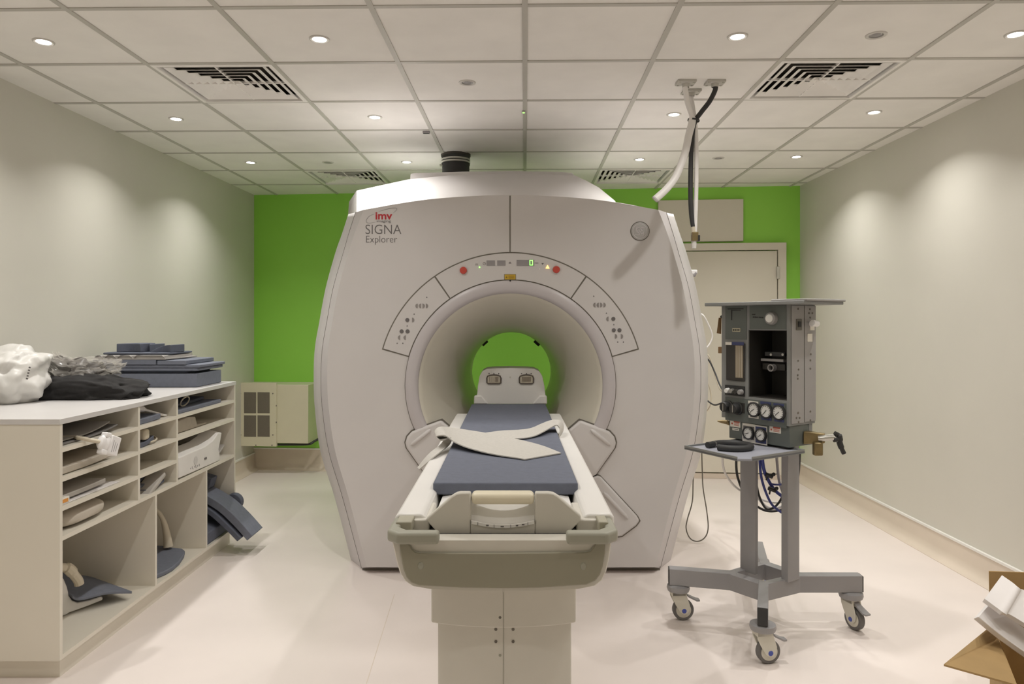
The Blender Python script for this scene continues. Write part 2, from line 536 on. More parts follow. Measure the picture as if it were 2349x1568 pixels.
OUTR = sym([(1172, 450), (1264, 452), (1360, 458), (1450, 470), (1545, 491), (1560, 537), (1575, 580), (1597, 660), (1612, 740), (1622, 800), (1624.5, 865), (1622, 935),
            (1609, 1035), (1576, 1142), (1534, 1302), (1172, 1303)])
def dens(pts, k=6):
    """subdivide the outline smoothly except at its four corners"""
    n = len(pts); out = []
    def corner(i):
        a, b, c = [Vector(pts[(i + d) % n]) for d in (-1, 0, 1)]
        return (b - a).normalized().dot((c - b).normalized()) < .6
    for i in range(n):
        p1, p2 = Vector(pts[i]), Vector(pts[(i + 1) % n])
        p0 = Vector(pts[i - 1]) if not corner(i) else p1 * 2 - p2
        p3 = Vector(pts[(i + 2) % n]) if not corner((i + 1) % n) else p2 * 2 - p1
        for s in range(k):
            t = s / k
            out.append(.5 * ((2 * p1) + (p2 - p0) * t + (2 * p0 - 5 * p1 + 4 * p2 - p3) * t * t + (3 * p1 - p0 - 3 * p2 + p3) * t ** 3))
    return out
face = [at(p.x, p.y, YS) for p in dens(FACE)]
face2 = [at(p.x, p.y, YS + .012) for p in dens(FACE)]
seam = [at(p.x, p.y, YS + .075) for p in dens(SEAM)]
outr = [at(p.x, p.y, YS + .24) for p in dens(OUTR)]
BC = at(1171, 884, YS)
def rad(pts, r, y):
    out = []
    for p in pts:
        a = math.atan2(p.z - BC.z, p.x - BC.x)
        out.append(V((BC.x + r * math.cos(a), y, BC.z + r * math.sin(a))))
    return out
def lerp(a, b, t): return [p.lerp(q, t) for p, q in zip(a, b)]
PXM = YS / F
r0 = rad(face, .585, YS)
MB().loft([rad(face, .57, YS + .02), r0, lerp(r0, face, .5), lerp(r0, face, .985), face]).build('front_cover', M_SHELL, SCN, angle=50)
MB().loft([face, lerp(face, seam, .03), lerp(face, seam, .93), lerp(seam, face, .02)]).build('edge_strip', M_STRIP, SCN, angle=60, label='lavender-grey edge strip round the front cover')
# dark joint, then the side cover
def shr(pts, s, dy):
    c = V((BC.x, 0, 1.1))
    return [V((c.x + (p.x - c.x) * s, p.y + dy, c.z + (p.z - c.z) * s)) for p in pts]
MB().loft([shr(seam, .9995, -.004), shr(seam, .994, .006), shr(seam, .999, .016)]).build('seam', M_SEAM, SCN, label='dark joint between edge strip and side cover')
s2 = shr(seam, 1.0, .012)
MB().loft([shr(s2, .99, .006), s2, lerp(s2, outr, .5), outr, shr(outr, .998, .08), shr(outr, .97, .4)]).build('side_cover', M_STRIP, SCN, angle=60)
# rear hump over the magnet
R0 = [(797, 560), (798, 500), (818, 493), (880, 478), (938, 468), (1030, 457), (1172, 449), (1302, 452), (1347, 456), (1374, 459), (1412, 464), (1450, 560)]
RA = [(797, 560), (800.5, 463), (818, 437), (880, 423.5), (938, 411), (1030, 402), (1172, 396.5), (1319, 402), (1347, 415), (1374, 430), (1411, 460.5), (1450, 560)]
YB = 4.58
r0_ = [at(x, y, YS + .25) for x, y in R0]
ra_ = [at(x, y, YB) for x, y in RA]
r0_[1] = at(798, 500, YB - .02); r0_[0] = at(797, 560, YB - .02)
ra2 = [V((p.x, YB + .02, p.z + .004)) for p in ra_]
rb_ = [V((p.x * .99, 5.6, p.z - .02)) for p in ra_]
MB().loft([r0_, ra_, ra2, rb_], cap=True).build('rear_cover', M_SHELL, SCN, angle=28)
cap = [(940, 415), (941.5, 398), (948, 396.5), (1060, 393), (1172, 391.5), (1290, 393.5), (1313, 396.5), (1318, 402), (1319, 415)]
cf = [at(x, y, 4.72) for x, y in cap]
MB().loft([cf, [V((p.x, 5.15, p.z)) for p in cf]], cap=True).build('top_cover', M_SHELL, SCN, bevel=.006)
# lower back body behind the covers
b0 = shr(outr, .97, .4)
MB().loft([b0, shr(b0, .97, 1.0)]).build('rear_body', M_SHELL, SCN, angle=60)
# base plinth
MB().bb(at(826, 1300, YS).x, at(1519, 1300, YS).x, YS + .06, 5.7, 0, .05).build('base_plinth', M_SEAM, SCN)
# bore
def ring(r, y, c0=None, n=96):
    t = (y - YS) / 1.6
    cz = BC.z + (1.04 - BC.z) * min(max(t, 0), 1)
    return [V((BC.x + .004 * t + r * math.cos(2 * PI * k / n), y, cz + r * math.sin(2 * PI * k / n))) for k in range(n)]
MB().loft([ring(.592, YS + .004), ring(.592, YS - .010), ring(.587, YS - .016), ring(.545, YS - .02), ring(.524, YS - .012), ring(.519, YS - .002), ring(.519, YS + .01)]).build('bore_ring', M_RING, SCN, angle=50)
MB().loft([ring(.596, YS + .004), ring(.596, YS - .004), ring(.586, YS - .004)]).build('ring_joint', M_SEAM, SCN)
MB().loft([ring(r, y) for r, y in ((.5205, YS - .001), (.512, YS + .004), (.50, YS + .02), (.465, YS + .075), (.40, YS + .23), (.345, YS + .39), (.315, YS + .53), (.303, YS + .66),
                                   (.30, YS + .8), (.30, 5.0), (.30, 5.25), (.30, 5.5), (.33, 5.6), (.42, 5.72), (.60, 5.78))]).build('bore_liner', M_BORE, SCN, angle=60)
for a in (132, 48):
    ar = math.radians(a); c = ring(.296, 5.46)[0]; cz = 1.042
    MB().box((BC.x + .292 * math.cos(ar), 5.44, cz + .292 * math.sin(ar)), (.05, .05, .02), Euler((0, -(ar - PI / 2), 0))).build('inner_clip', M_BLACK, SCN, bevel=.003)
MB().bb(-.225, .205, YS + .02, 5.5, .775, .80).build('bore_bridge', M_BORE, SCN, bevel=.006)

# control panels round the bore
def arcplate(r0, r1, a0, a1, y0, y1, n=36):
    pts = []
    for k in range(n + 1):
        a = math.radians(a0 + (a1 - a0) * k / n); pts.append((r1 * math.cos(a), r1 * math.sin(a)))
    for k in range(n + 1):
        a = math.radians(a1 + (a0 - a1) * k / n); pts.append((r0 * math.cos(a), r0 * math.sin(a)))
    P = [V((BC.x + x, y0, BC.z + z)) for x, z in pts]
    # as quads along the arc
    m = n + 1
    mb = MB()
    rings = []
    for k in range(m):
        o, i = P[k], P[2 * m - 1 - k]
        rings.append([o, i, V((i.x, y1, i.z)), V((o.x, y1, o.z))])
    return mb.loft(rings, cap=True)
arcplate(.590, .7525, 15.7, 164.3, YS + .003, YS - .0016, 90).build('panel_joint', M_SEAM, SCN, label='dark joint line round the control panels')
CP = arcplate(.5985, .7455, 55.6, 124.4, YS + .003, YS - .004, 60).build('control_panel', M_SHELL, SCN)
SPL = arcplate(.5985, .7455, 125.1, 163.7, YS + .003, YS - .004, 40).build('control_panel', M_SHELL, SCN)
SPR = arcplate(.5985, .7455, 16.3, 54.9, YS + .003, YS - .004, 40).build('control_panel', M_SHELL, SCN)
YP = YS - .004
def plate(x0, x1, y0, y1, name, m, parent, th=.002, Y=YP, **k):
    a, b = at(x0, y1, Y), at(x1, y0, Y)
    return MB().bb(a.x, b.x, Y - th, Y + .001, a.z, b.z).build(name, m, parent, **k)
def dot(x, y, rpx, name, m, parent, th=.003, Y=YP, n=24, **k):
    return MB().disc(at(x, y, Y) + V((0, .0005, 0)), (0, -1, 0), rpx * Y / F, th, n).build(name, m, parent, **k)
for x, y in ((1063, 620), (1276, 618)):
    dot(x, y, 8.2, 'stop_button', M_RED, CP, .012, bevel=.003, label='round red emergency button')
plate(1116, 1135.5, 597, 609, 'display', M_LGREY, CP)
plate(1140.5, 1159.5, 597, 609, 'display', M_LGREY, CP)
DSP = plate(1185, 1213, 596, 609.5, 'display', M_LGREY, CP)
# the lit green 0
def seg0():
    mb = MB()
    c = at(1218.6, 602.3, YP - .002)
    s = PXM
    w_, h_, t_ = 3.1 * s, 5.3 * s, .7 * s
    for dx in (-w_, w_): mb.box(c + V((dx, 0, 0)), (t_ * 2, .002, h_ * 2))
    for dz in (-h_, h_): mb.box(c + V((0, 0, dz)), (w_ * 2 + t_ * 2, .002, t_ * 2))
    return mb
plate(1213.2, 1225.5, 596, 609.5, 'display', M_LGREY, CP)
seg0().build('digit', M_LEDG, CP, label='lit green digit 0')
dot(1100, 612.5, 1.5, 'indicator', M_LEDG, CP)
mb = MB(); c = at(1256, 612, YP); s = PXM
mb.prism([c + V((-4.2 * s, 0, -3.4 * s)), c + V((4.2 * s, 0, -3.4 * s)), c + V((0, 0, 4.2 * s))], (0, -.003, 0))
mb.build('warning_light', M_LEDO, CP, label='lit orange warning triangle')
dot(1238, 616.5, 1.2, 'indicator', M_WHITE, CP)
# printed symbols
mb = MB(); c = at(1170, 602, YP); s = PXM
mb.prism([c + V((-3.4 * s, 0, -2 * s)), c + V((3.4 * s, 0, -2 * s)), c + V((2.4 * s, 0, 0)), c + V((-2.4 * s, 0, 0))], (0, -.001, 0))
mb.prism([c + V((-1.6 * s, 0, .6 * s)), c + V((1.6 * s, 0, .6 * s)), c + V((0, 0, 2.2 * s))], (0, -.001, 0))
mb.build('symbol', M_TEXT, CP)
mb = MB(); c = at(1111, 604.4, YP)
mb.lathe([(3.4 * s, 0), (3.4 * s, .001), (2.5 * s, .001), (2.5 * s, 0)], frame(c, (0, -1, 0)), 24)
mb.box(c + V((.4 * s, -.0005, .9 * s)), (.5 * s, .001, 1.9 * s)); mb.box(c + V((.9 * s, -.0005, .1 * s)), (1.2 * s, .001, .5 * s))
mb.build('clock_symbol', M_TEXT, CP)
mb = MB(); c = at(1093.5, 607, YP)
for dx in (-2.6, 0, 2.4): mb.box(c + V((dx * s, -.0005, 0)), (.7 * s, .001, 4.4 * s))
mb.box(c + V((0, -.0005, 2 * s)), (5.6 * s, .001, .7 * s))
mb.build('symbol', M_TEXT, CP)
text('unit_lettering', 'mm', frame(at(1226.5, 604.4, YP - .0005), (0, -1, 0)), 5.6 * PXM, M_TEXT, CP)
mb = MB(); c = at(1245, 605, YP)
mb.prism([c + V((-2.8 * s, 0, 1.6 * s)), c + V((2.8 * s, 0, 2 * s)), c + V((1.4 * s, 0, .2 * s)), c + V((-.6 * s, 0, -2 * s))], (0, -.001, 0))
mb.build('symbol', M_TEXT, CP)
# yellow caution label
LB = plate(1156.5, 1183.5, 628.5, 641.5, 'label_border', M_TEXT, CP, .001)
plate(1157.5, 1182.5, 629.5, 640.5, 'caution_label', M_YEL, CP, .0016, label='small yellow caution label')
mb = MB(); c = at(1162, 635.4, YP - .0016)
mb.prism([c + V((-2.4 * s, 0, -2 * s)), c + V((2.4 * s, 0, -2 * s)), c + V((0, 0, 2.4 * s))], (0, -.0006, 0))
for k in range(3): mb.box(at(1173, 632.5 + k * 2.6, YP - .002), (13 * s, .0008, .8 * s))
mb.build('label_print', mat('label_brown', (.25, .15, .02), .6), CP)
dot(1170.5, 643.5, 2.0, 'sight_hole', M_BLACK, SCN, .004, YS - .014)
# side-panel buttons
def btns(P, dots, arrows, marks):
    for x, y in dots: dot(x, y, 4.6, 'button', M_TEXT, P, .003)
    for x, y, d in arrows:
        mb = MB(); c = at(x, y, YP); pts = []
        for k in range(13):
            a = -PI / 2 + PI * k / 12
            pts.append(c + V((d * 5.2 * s * (math.cos(a) - .45), 0, 5.4 * s * math.sin(a))))
        mb.prism(pts, (0, -.002, 0)).build('arrow_button', mat('button_grey', (.27, .25, .24), .5), P)
    mb = MB()
    for x, y in marks:
        mb.box(at(x, y, YP), (1.3 * s, .0012, 3.2 * s)); mb.box(at(x, y + .6, YP), (3 * s, .0012, 1 * s))
    mb.build('printed_marks', M_TEXT, P)
btns(SPL, [(934.4, 733.6), (921.3, 759.6), (935, 759.6)],
     [(955.8, 701.3, -1), (963.6, 701.3, -1), (971.5, 701.3, 1), (979.3, 701.3, 1), (947.5, 733.5, 1), (915.5, 774, -1), (928.5, 774, -1)],
     [(979, 681.5), (950, 720), (934, 747), (911, 787), (924, 787)])
btns(SPR, [(1407, 731), (1408, 757), (1421, 757)],
     [(1363.5, 699.3, -1), (1371.3, 699.3, -1), (1379, 699.3, 1), (1386.8, 699.3, 1), (1393.5, 731, -1), (1413, 771, 1), (1426.5, 771, 1)],
     [(1362, 679), (1391, 718), (1408, 744), (1417, 784), (1430, 784)])
# vertical joint above the panels
a, b = at(1168.6, 578, YS), at(1171.4, 447, YS)
MB().bb(a.x, b.x, YS - .0015, YS + .01, a.z, b.z - .004).build('joint_line', M_SEAM, SCN, label='dark vertical joint line above the control panels')
# emblem
EM = MB().lathe([(0, .006), (19 * s, .006), (20.2 * s, .005), (21.2 * s, 0)], frame(at(1468, 530, YS), (0, -1, 0)), 48).build('emblem', mat('emblem_grey', (.42, .41, .40), .4), SCN, label='round grey embossed emblem')
MB().lathe([(21.1 * s, .0), (21.1 * s, .003), (22 * s, .003), (22.2 * s, 0)], frame(at(1468, 530, YS), (0, -1, 0)), 48).build('emblem_rim', M_SEAM, EM)
mb = MB(); Me = frame(at(1468, 530, YS - .006), (0, -1, 0))
mb.lathe([(17 * s, 0), (16.6 * s, .0012), (16 * s, .0012), (15.6 * s, 0)], Me, 48)
for k in range(4):                                   # four curls inside the rim
    a0 = k * PI / 2 + .5
    mb.tube([Me @ V(((13.5 - q * .9) * s * math.cos(a0 + q * .12), (13.5 - q * .9) * s * math.sin(a0 + q * .12), .0006)) for q in range(8)], .6 * s, 6)
mb.build('emblem_ring', M_STRIP, EM)
def glyph(pts, name):
    MB().tube([Me @ V((x * s, y * s, .001)) for x, y in [tuple(p)[:2] for p in spline([(a, b, 0) for a, b in pts], 6)]], .8 * s, 6).build(name, M_STRIP, EM)
glyph([(-1, 6.5), (-4, 8), (-8, 5), (-8.5, 0), (-5, -3), (-1.5, -1), (-1, 2.5), (-4, 2.2), (-6, .5), (-3, -4), (-1, -8)], 'emblem_letter')
glyph([(7.5, 5.5), (4.5, 8), (1.5, 5), (4, 2.5), (6, 2), (3, 1.5), (1, -2), (3.5, -6), (7, -4.5), (8.5, -1.5)], 'emblem_letter')
# lettering
Mt = lambda x, y: frame(at(x, y, YS - .0005), (0, -1, 0))
text('model_lettering', 'SIGNA', Mt(837, 536.5), 31.5 * s, M_TEXT, SCN, offset=-.0006, sx=.92)
text('model_lettering', 'Explorer', Mt(838, 556), 23 * s, M_TEXT, SCN, offset=-.0004, sx=.90)
LG = text('logo_lettering', 'imv', Mt(860.5, 502.5), 24 * s, M_LRED, SCN, offset=.0016, sx=1.12)
text('logo_lettering', 'imaging', Mt(863.5, 509.5), 8.4 * s, M_TEXT, SCN, sx=1.32)
def swoosh(pts):
    P = spline([at(x, y, YS - .0008) for x, y in pts], 8)
    n = len(P)
    MB().tube(P, [.0011 * (.35 + math.sin(PI * i / (n - 1))) for i in range(n)], 6).build('logo_swoosh', mat('swoosh_grey', (.3, .29, .29), .5), SCN)
swoosh([(868, 485), (885, 480), (900, 477), (909.5, 477.5), (909, 482), (902, 488)])
swoosh([(859, 490.5), (848, 495), (841, 503), (841, 509.5), (848, 511.5), (861, 509)])

# docking plates on the front cover, below the bore
def dock(pts, th, name, dy=0.0):
    P = [at(x, y, YS + .004) for x, y in pts]
    c = sum(P, V((0, 0, 0))) / len(P)
    G = [c + (p - c).normalized() * ((p - c).length + .008) for p in P]
    MB().prism(G, (0, -.008, 0)).build('dock_joint', M_SEAM, SCN)
    return MB().prism(P, (0, -th, 0)).build(name, M_SHELL, SCN, bevel=.014, seg=4)
DR = [(1381, 981), (1397, 988), (1408, 1000), (1412, 1014), (1409, 1026), (1367, 1086), (1345, 1098), (1290, 1098), (1285, 1000), (1330, 962)]
dock(DR, .03, 'dock_plate')
dock([(2 * 1171.5 - x, y) for x, y in DR], .03, 'dock_plate')
dock([(1340, 1097), (1370, 1089), (1378, 1092), (1460, 1181), (1466, 1192), (1458, 1203), (1426, 1227), (1330, 1240)], .022, 'dock_plate')
def ridge(p, q, name='dock_ridge'):
    MB().tube([p, p.lerp(q, .1), p.lerp(q, .9), q], [.004, .011, .011, .004], 12).build(name, M_SHELL, SCN)
ridge(at(1355, 985, YS - .026), at(1400, 1020, YS - .028))
ridge(at(2343 - 1355, 985, YS - .026), at(2343 - 1400, 1020, YS - .028))
ridge(at(1384, 1128, YS - .02), at(1440, 1188, YS - .02))
for sgn in (1, -1):
    p, q = at(CX + sgn * (1288 - CX), 934, 4.66), at(CX + sgn * (1362 - CX), 992, YS + .01)
    sd = V((sgn * .012, 0, .03))
    mb = MB()
    mb.hexa([p - sd, p + sd, p + sd + V((sgn * .05, .02, .0)), p - sd + V((sgn * .05, .02, 0))],
            [q - sd, q + sd, q + sd + V((sgn * .03, .02, 0)), q - sd + V((sgn * .03, .02, 0))])
    mb.build('bore_rail', M_BORE, SCN, bevel=.006)

# ---------------------------------------------------------------- patient table
XT = -.02
TB = thing('patient_table', 'long white scanner table on a pedestal, docked into the bore, grey end panel towards us', 'table', (XT, 2.1, 0))
mb = MB()
for sgn in (-1, 1):
    prof = [(.205, .83), (.212, .895), (.222, .905), (.285, .905), (.295, .897), (.295, .868), (.288, .86), (.24, .83)]
    mb2 = MB()
    rings = []
    for y, k in ((1.93, 1), (1.95, 1), (4.0, 1), (4.04, 1)):
        rings.append([V((XT + sgn * x, y, z)) for x, z in prof])
    mb2.loft(rings, cap=True)
    mb2.build('side_rail', M_TABLE, TB, bevel=.006, seg=3)
# cradle
prof = [(-.204, .845), (-.195, .882), (-.17, .886), (.17, .886), (.195, .882), (.204, .845)]
MB().loft([[V((XT + x, y, z)) for x, z in prof] for y in (2.0, 4.34, 4.75)], cap=True).build('cradle', M_TABLE, TB, bevel=.004)
MB().bb(XT - .19, XT + .19, 2.0, 4.03, .70, .846).build('cradle_bed', M_CREAM, TB)
# the cradle's near end block with its grab handle
YE = 1.90
def px2(L, Y): return [at(x, y, Y) for x, y in L]
notch = []
for k in range(9):
    t = k / 8
    notch.append((1080 + 147 * t, 1200 + 9 * math.sin(PI * t)))
L = [(976, 1191), (1036, 1138), (1047, 1131.5), (1056, 1129.5), (1079.5, 1129.5)] + notch + [(1227.5, 1129.5), (1258, 1129.5), (1270, 1131.5), (1281, 1138), (1333, 1183), (1332, 1194), (1301, 1226), (1290, 1229.5), (1018, 1229.5), (1006, 1225)]
blk = px2(L, YE)
mbk = MB()
n = len(L)
# split into convex-ish strips so that the notch stays open
left = px2([(976, 1191), (1036, 1138), (1047, 1131.5), (1056, 1129.5), (1079.5, 1129.5), (1080, 1229.5), (1018, 1229.5), (1006, 1225)], YE)
right = px2([(1227.5, 1129.5), (1258, 1129.5), (1270, 1131.5), (1281, 1138), (1333, 1183), (1332, 1194), (1301, 1226), (1290, 1229.5), (1227, 1229.5)], YE)
low = px2(notch + [(1227, 1229.5), (1080, 1229.5)], YE)
BK = V((0, .13, -.045))
EB = mbk.loft([left, [p + V((0, .02, 0)) for p in left], [p + BK for p in left]], cap=True).build('end_block', M_CREAM, TB, bevel=.004)
MB().loft([right, [p + V((0, .02, 0)) for p in right], [p + BK for p in right]], cap=True).build('end_cheek', M_CREAM, EB, bevel=.004)
P = low
MB().loft([P, [p + V((0, .1, 0)) for p in P]], cap=True).build('end_block_centre', M_CREAM, EB, bevel=.002)
# recess wall (curved) and handle bar
mb = MB()
n = 16
top = [at(1081 + 145 * k / n, 1150, YE + .05) + V((0, .03 * math.sin(PI * k / n), 0)) for k in range(n + 1)]
bot = [at(1081 + 145 * k / n, 1207 + 7 * math.sin(PI * k / n), YE + .006) for k in range(n + 1)]
mb.loft([top, bot, [p + V((0, .03, -.01)) for p in bot], [p + V((0, .03, -.012)) for p in top]], closed=False)
mb.build('handle_recess', M_TABLE, EB)
a, b = at(1081, 1158, YE), at(1226, 1132, YE)
MB().bb(a.x, b.x, YE - .002, YE + .05, a.z, b.z).build('handle', mat('handle_lit_cream', (.76, .70, .54), .4), EB, bevel=.012, seg=4)  # yellowish light on the bar is put into its colour
# lip with printed key labels
lip = [at(1081 + 145 * k / n, 1194 + 9.5 * math.sin(PI * k / n), YE - .004) for k in range(n + 1)]
lip2 = [at(1081 + 145 * k / n, 1201 + 9.5 * math.sin(PI * k / n), YE - .004) for k in range(n + 1)]
MB().loft([lip, lip2, [p + V((0, .012, 0)) for p in lip2], [p + V((0, .012, 0)) for p in lip]], closed=False, loop=True).build('handle_lip', M_TABLE, EB)
mb = MB()
for x in (1096, 1133.5, 1171.5, 1211):
    t = (x - 1081) / 145
    mb.box(at(x, 1197.5 + 9.5 * math.sin(PI * t), YE - .0045), (.0012, .002, .008))
for x, w_ in ((1118, 8), (1152, 10), (1186, 7), (1200, 8)):
    t = (x - 1081) / 145
    mb.box(at(x, 1197.5 + 9.5 * math.sin(PI * t), YE - .0045), (w_ * .0009, .002, .003))
mb.build('key_marks', M_TEXT, EB)
# black gap parts under the end block
MB().bb(at(1004, 0, 2.0).x, at(1303, 0, 2.0).x, 1.885, 2.3, .80, .8615).build('drive_slot', M_BLACK, TB)
for x0, x1 in ((986, 1004), (1302, 1322)):
    a, b = at(x0, 1222, 1.94), at(x1, 1208, 1.94)
    MB().bb(a.x, b.x, 1.935, 2.0, a.z, b.z).build('latch', M_BLACK, TB, bevel=.002)
# end housing
YH = 1.83
body = [(897, 1236), (903, 1262), (909, 1290), (917, 1315), (928, 1333), (945, 1345), (985, 1352), (1070, 1356), (1155, 1357), (1240, 1356), (1328, 1352), (1366, 1344), (1382, 1331), (1391, 1312), (1397, 1288), (1401, 1262), (1404, 1236)]
P = px2(body, YH)
Q = [p + V((0, .02, 0)) for p in P]
Q2 = [V((p.x, p.y + .045, min(p.z, .835))) for p in P]
MB().loft([[V((XT + (p.x - XT) * .985, p.y, .79 + (p.z - .79) * .96)) for p in P], [p + V((0, .006, 0)) for p in P], Q, [p + V((0, .025, 0)) for p in Q], Q2, [V((XT + (p.x - XT) * .985, 2.55, min(p.z, .82))) for p in P], [V((XT + (p.x - XT) * .93, 4.02, max(p.z, .74))) for p in P]], cap=True).build('end_housing', M_CREAM, TB, angle=40)
pan = [(917, 1242), (940, 1245), (946, 1257), (953, 1263), (964, 1266), (1155, 1266), (1342, 1264), (1354, 1261), (1360, 1254), (1366, 1243), (1388, 1241), (1387, 1268), (1382, 1298), (1376, 1316), (1365, 1330), (1345, 1339), (1240, 1346), (1155, 1347.5), (1060, 1346), (962, 1341), (944, 1334), (933, 1322), (926, 1304), (920, 1272)]
P = px2(pan, YH - .002)
EP = MB().prism(P, (0, -.006, 0)).build('end_panel', M_OLIVE2, TB, bevel=.003)
for x, y in ((965, 1297), (1338, 1298)):
    MB().lathe([(0, .003), (5.5 * .00111, .0025), (7 * .00111, 0)], frame(at(x, y, YH - .008), (0, -1, 0)) @ Matrix.Diagonal((1, 1.3, 1, 1)), 24).build('cap', M_OLIVE, EP)
# corner bumpers
for x0, x1, sgn in ((883, 1006, -1), (1300, 1422, 1)):
    YBm = 1.79
    a, b = at(x0, 1250, YBm), at(x1, 1222, YBm)
    z0, z1 = a.z, b.z
    xo = a.x if sgn < 0 else b.x
    xi = b.x if sgn < 0 else a.x
    pts = [(xi, YBm), (xo + sgn * -.03, YBm), (xo, YBm + .03), (xo, YBm + .19), (xo - sgn * .028, YBm + .19), (xo - sgn * .028, YBm + .06), (xo - sgn * .05, YBm + .035), (xi, YBm + .035)]
    MB().prism([V((x, y, z0)) for x, y in pts], (0, 0, z1 - z0)).build('corner_bumper', M_OLIVE, TB, bevel=.008, seg=4)
    # rail foot above the bumper
    c0, c1 = at(912 if sgn < 0 else 1370, 1235, 1.9), at(948 if sgn < 0 else 1392, 1198, 1.9)
    MB().bb(min(c0.x, c1.x), max(c0.x, c1.x), 1.87, 1.97, .872, .90).build('rail_foot', mat('foot_tan', (.38, .36, .28), .5), TB, bevel=.003)
    a, b = (at(940, 1232, 1.92), at(985, 1190, 1.92)) if sgn < 0 else (at(1322, 1232, 1.92), at(1372, 1190, 1.92))
    MB().bb(a.x, b.x, 1.915, 2.1, .862, b.z).build('rail_post', M_CREAM, TB, bevel=.004)
# pedestal with a bowed front
def bow(x0, x1, y, dep, back, n=14):
    pts = [V((x0 + (x1 - x0) * k / n, y - dep * math.sin(PI * k / n) ** .7, 0)) for k in range(n + 1)]
    return pts + [V((x1, back, 0)), V((x0, back, 0))]
def pil(x0, x1, y, dep, back, z0, z1, name, m, x0b=None, x1b=None):
    A = bow(x0b or x0, x1b or x1, y, dep, back); B = bow(x0, x1, y, dep, back)
    return MB().loft([[V((p.x, p.y, z0)) for p in A], [V((p.x, p.y, z1)) for p in B]], cap=True).build(name, m, TB, bevel=.004)
up = pil(at(989, 0, 1.95).x, at(1321, 0, 1.95).x, 1.95, .035, 3.5, .604, .76, 'pedestal_collar', M_CREAM)
lo = pil(at(1004, 0, 1.97).x, at(1311, 0, 1.97).x, 1.975, .035, 3.4, 0, .606, 'pedestal', M_CREAM)
xc = at(1155, 1450, 1.93).x
MB().bb(xc - .0006, xc + .0006, 1.9385, 1.95, 0, .604).build('joint_line', M_OLIVE, lo)
MB().bb(xc - .0006, xc + .0006, 1.9138, 1.93, .604, .70).build('joint_line', M_OLIVE, up)
for x, y in ((1147, 1415),):
    dot(x, y, 3.2, 'screw', M_SEAM, up, .002, 1.9165, 16)
for x, y in ((1137.5, 1442.5), (1177, 1442.5), (1137.5, 1470.5), (1177, 1470.5)):
    dot(x, y, 3.4, 'screw', M_SEAM, lo, .002, 1.9405, 16)
dot(1147, 1502, 3.0, 'screw', M_OLIVE, lo, .002, 1.9405, 16)
dot(1152, 1353, 1.6, 'screw', M_BLACK, up, .002, 1.9145, 12)
# coil socket housing at the far end of the cradle
YC = 4.35
ho = [(1088, 926), (1088, 920), (1094.5, 903), (1096, 885), (1100, 862), (1106, 851), (1116, 846), (1135, 844.5), (1171, 843.5), (1208, 844.5), (1226, 846), (1237, 851), (1244, 862), (1249, 885), (1251, 903), (1254.5, 920), (1254.5, 926)]
P = px2(ho, YC)
HS = MB().loft([shr(P, .993, 0), [p + V((0, .008, 0)) for p in P], [p + V((0, .2, 0)) for p in P], [V((XT + (p.x - XT) * .97, YC + .32, .88 + (p.z - .88) * .6)) for p in P]], cap=True).build('socket_housing', M_TABLE, TB, angle=40)
for sg in (-1, 1):
    q = px2([(1171 + sg * 84, 926), (1171 + sg * 83, 906), (1171 + sg * 66, 906), (1171 + sg * 50, 926)], YC)
    MB().prism(q, (0, -.018, 0)).build('housing_foot', M_TABLE, HS, bevel=.008, seg=3)
for x in (1133, 1207.5):
    a, b = at(x - 16.5, 879.5, YC), at(x + 16.5, 859, YC)
    S = MB().bb(a.x, b.x, YC - .004, YC + .02, a.z, b.z).build('socket', mat('socket_cream', (.55, .5, .4), .5), HS, bevel=.008, seg=3)
    fr = []
    rim = [(x + dx, 869.5 + dy) for dx, dy in ((-16, 8), (-16.5, -3), (-14, -7.5), (-7, -9.8), (0, -10.4), (7, -9.8), (14, -7.5), (16.5, -3), (16, 8), (13, 10.2), (-13, 10.2))]
    MB().tube(px2(rim, YC - .005), .0032, 8, closed=True).build('socket_rim', mat('rim_brown', (.09, .07, .06), .5), S)
    mb = MB()
    for i in range(13):
        for j in range(6):
            if x == 1133 and i < 8 and (i * 7 + j * 3) % 3: continue
            mb.box(at(x - 9.5 + i * 1.6, 864.5 + j * 2, YC - .005), (.0022, .003, .0026))
    mb.build('pins', mat('pin_brown', (.14, .09, .06), .5), S)
    mb = MB()
    for dx in (-11, 0, 11): mb.box(at(x + dx, 856.5, YC - .001), (.006, .004, .006))
    mb.build('key_marks', M_TEXT, S)
dot(1170.5, 865, 2.0, 'cap', M_CREAM, HS, .002, YC)

# ---------------------------------------------------------------- mat and strap on the table
MT = MB().bb(XT - .2235, XT + .2235, 2.212, 4.335, .8875, .925)
MT = MT.build('table_mat', M_MAT, bevel=.005, seg=3)
tag(MT, 'long slate-blue foam mat lying on the scanner table', 'mat')
def atZ(L): return [atz(x, y, z) for x, y, z in L]
A = spline(atZ([(1050, 1003, .931), (1022, 1009, .932), (1000, 1021, .931), (982, 1042, .912), (958, 1071, .872)]), 5)
B = spline(atZ([(1058, 1013, .931), (1032, 1017, .932), (1012, 1031, .931), (992, 1050, .912), (963, 1077, .872)]), 5)
ST = thing('table_strap', 'pale grey fabric strap with a loop, folded across the blue mat', 'strap', atz(1100, 1010, .93))
def loop(up, lo, th=.004):
    return MB().strip(spline(up, 6), spline(lo, 6), th)
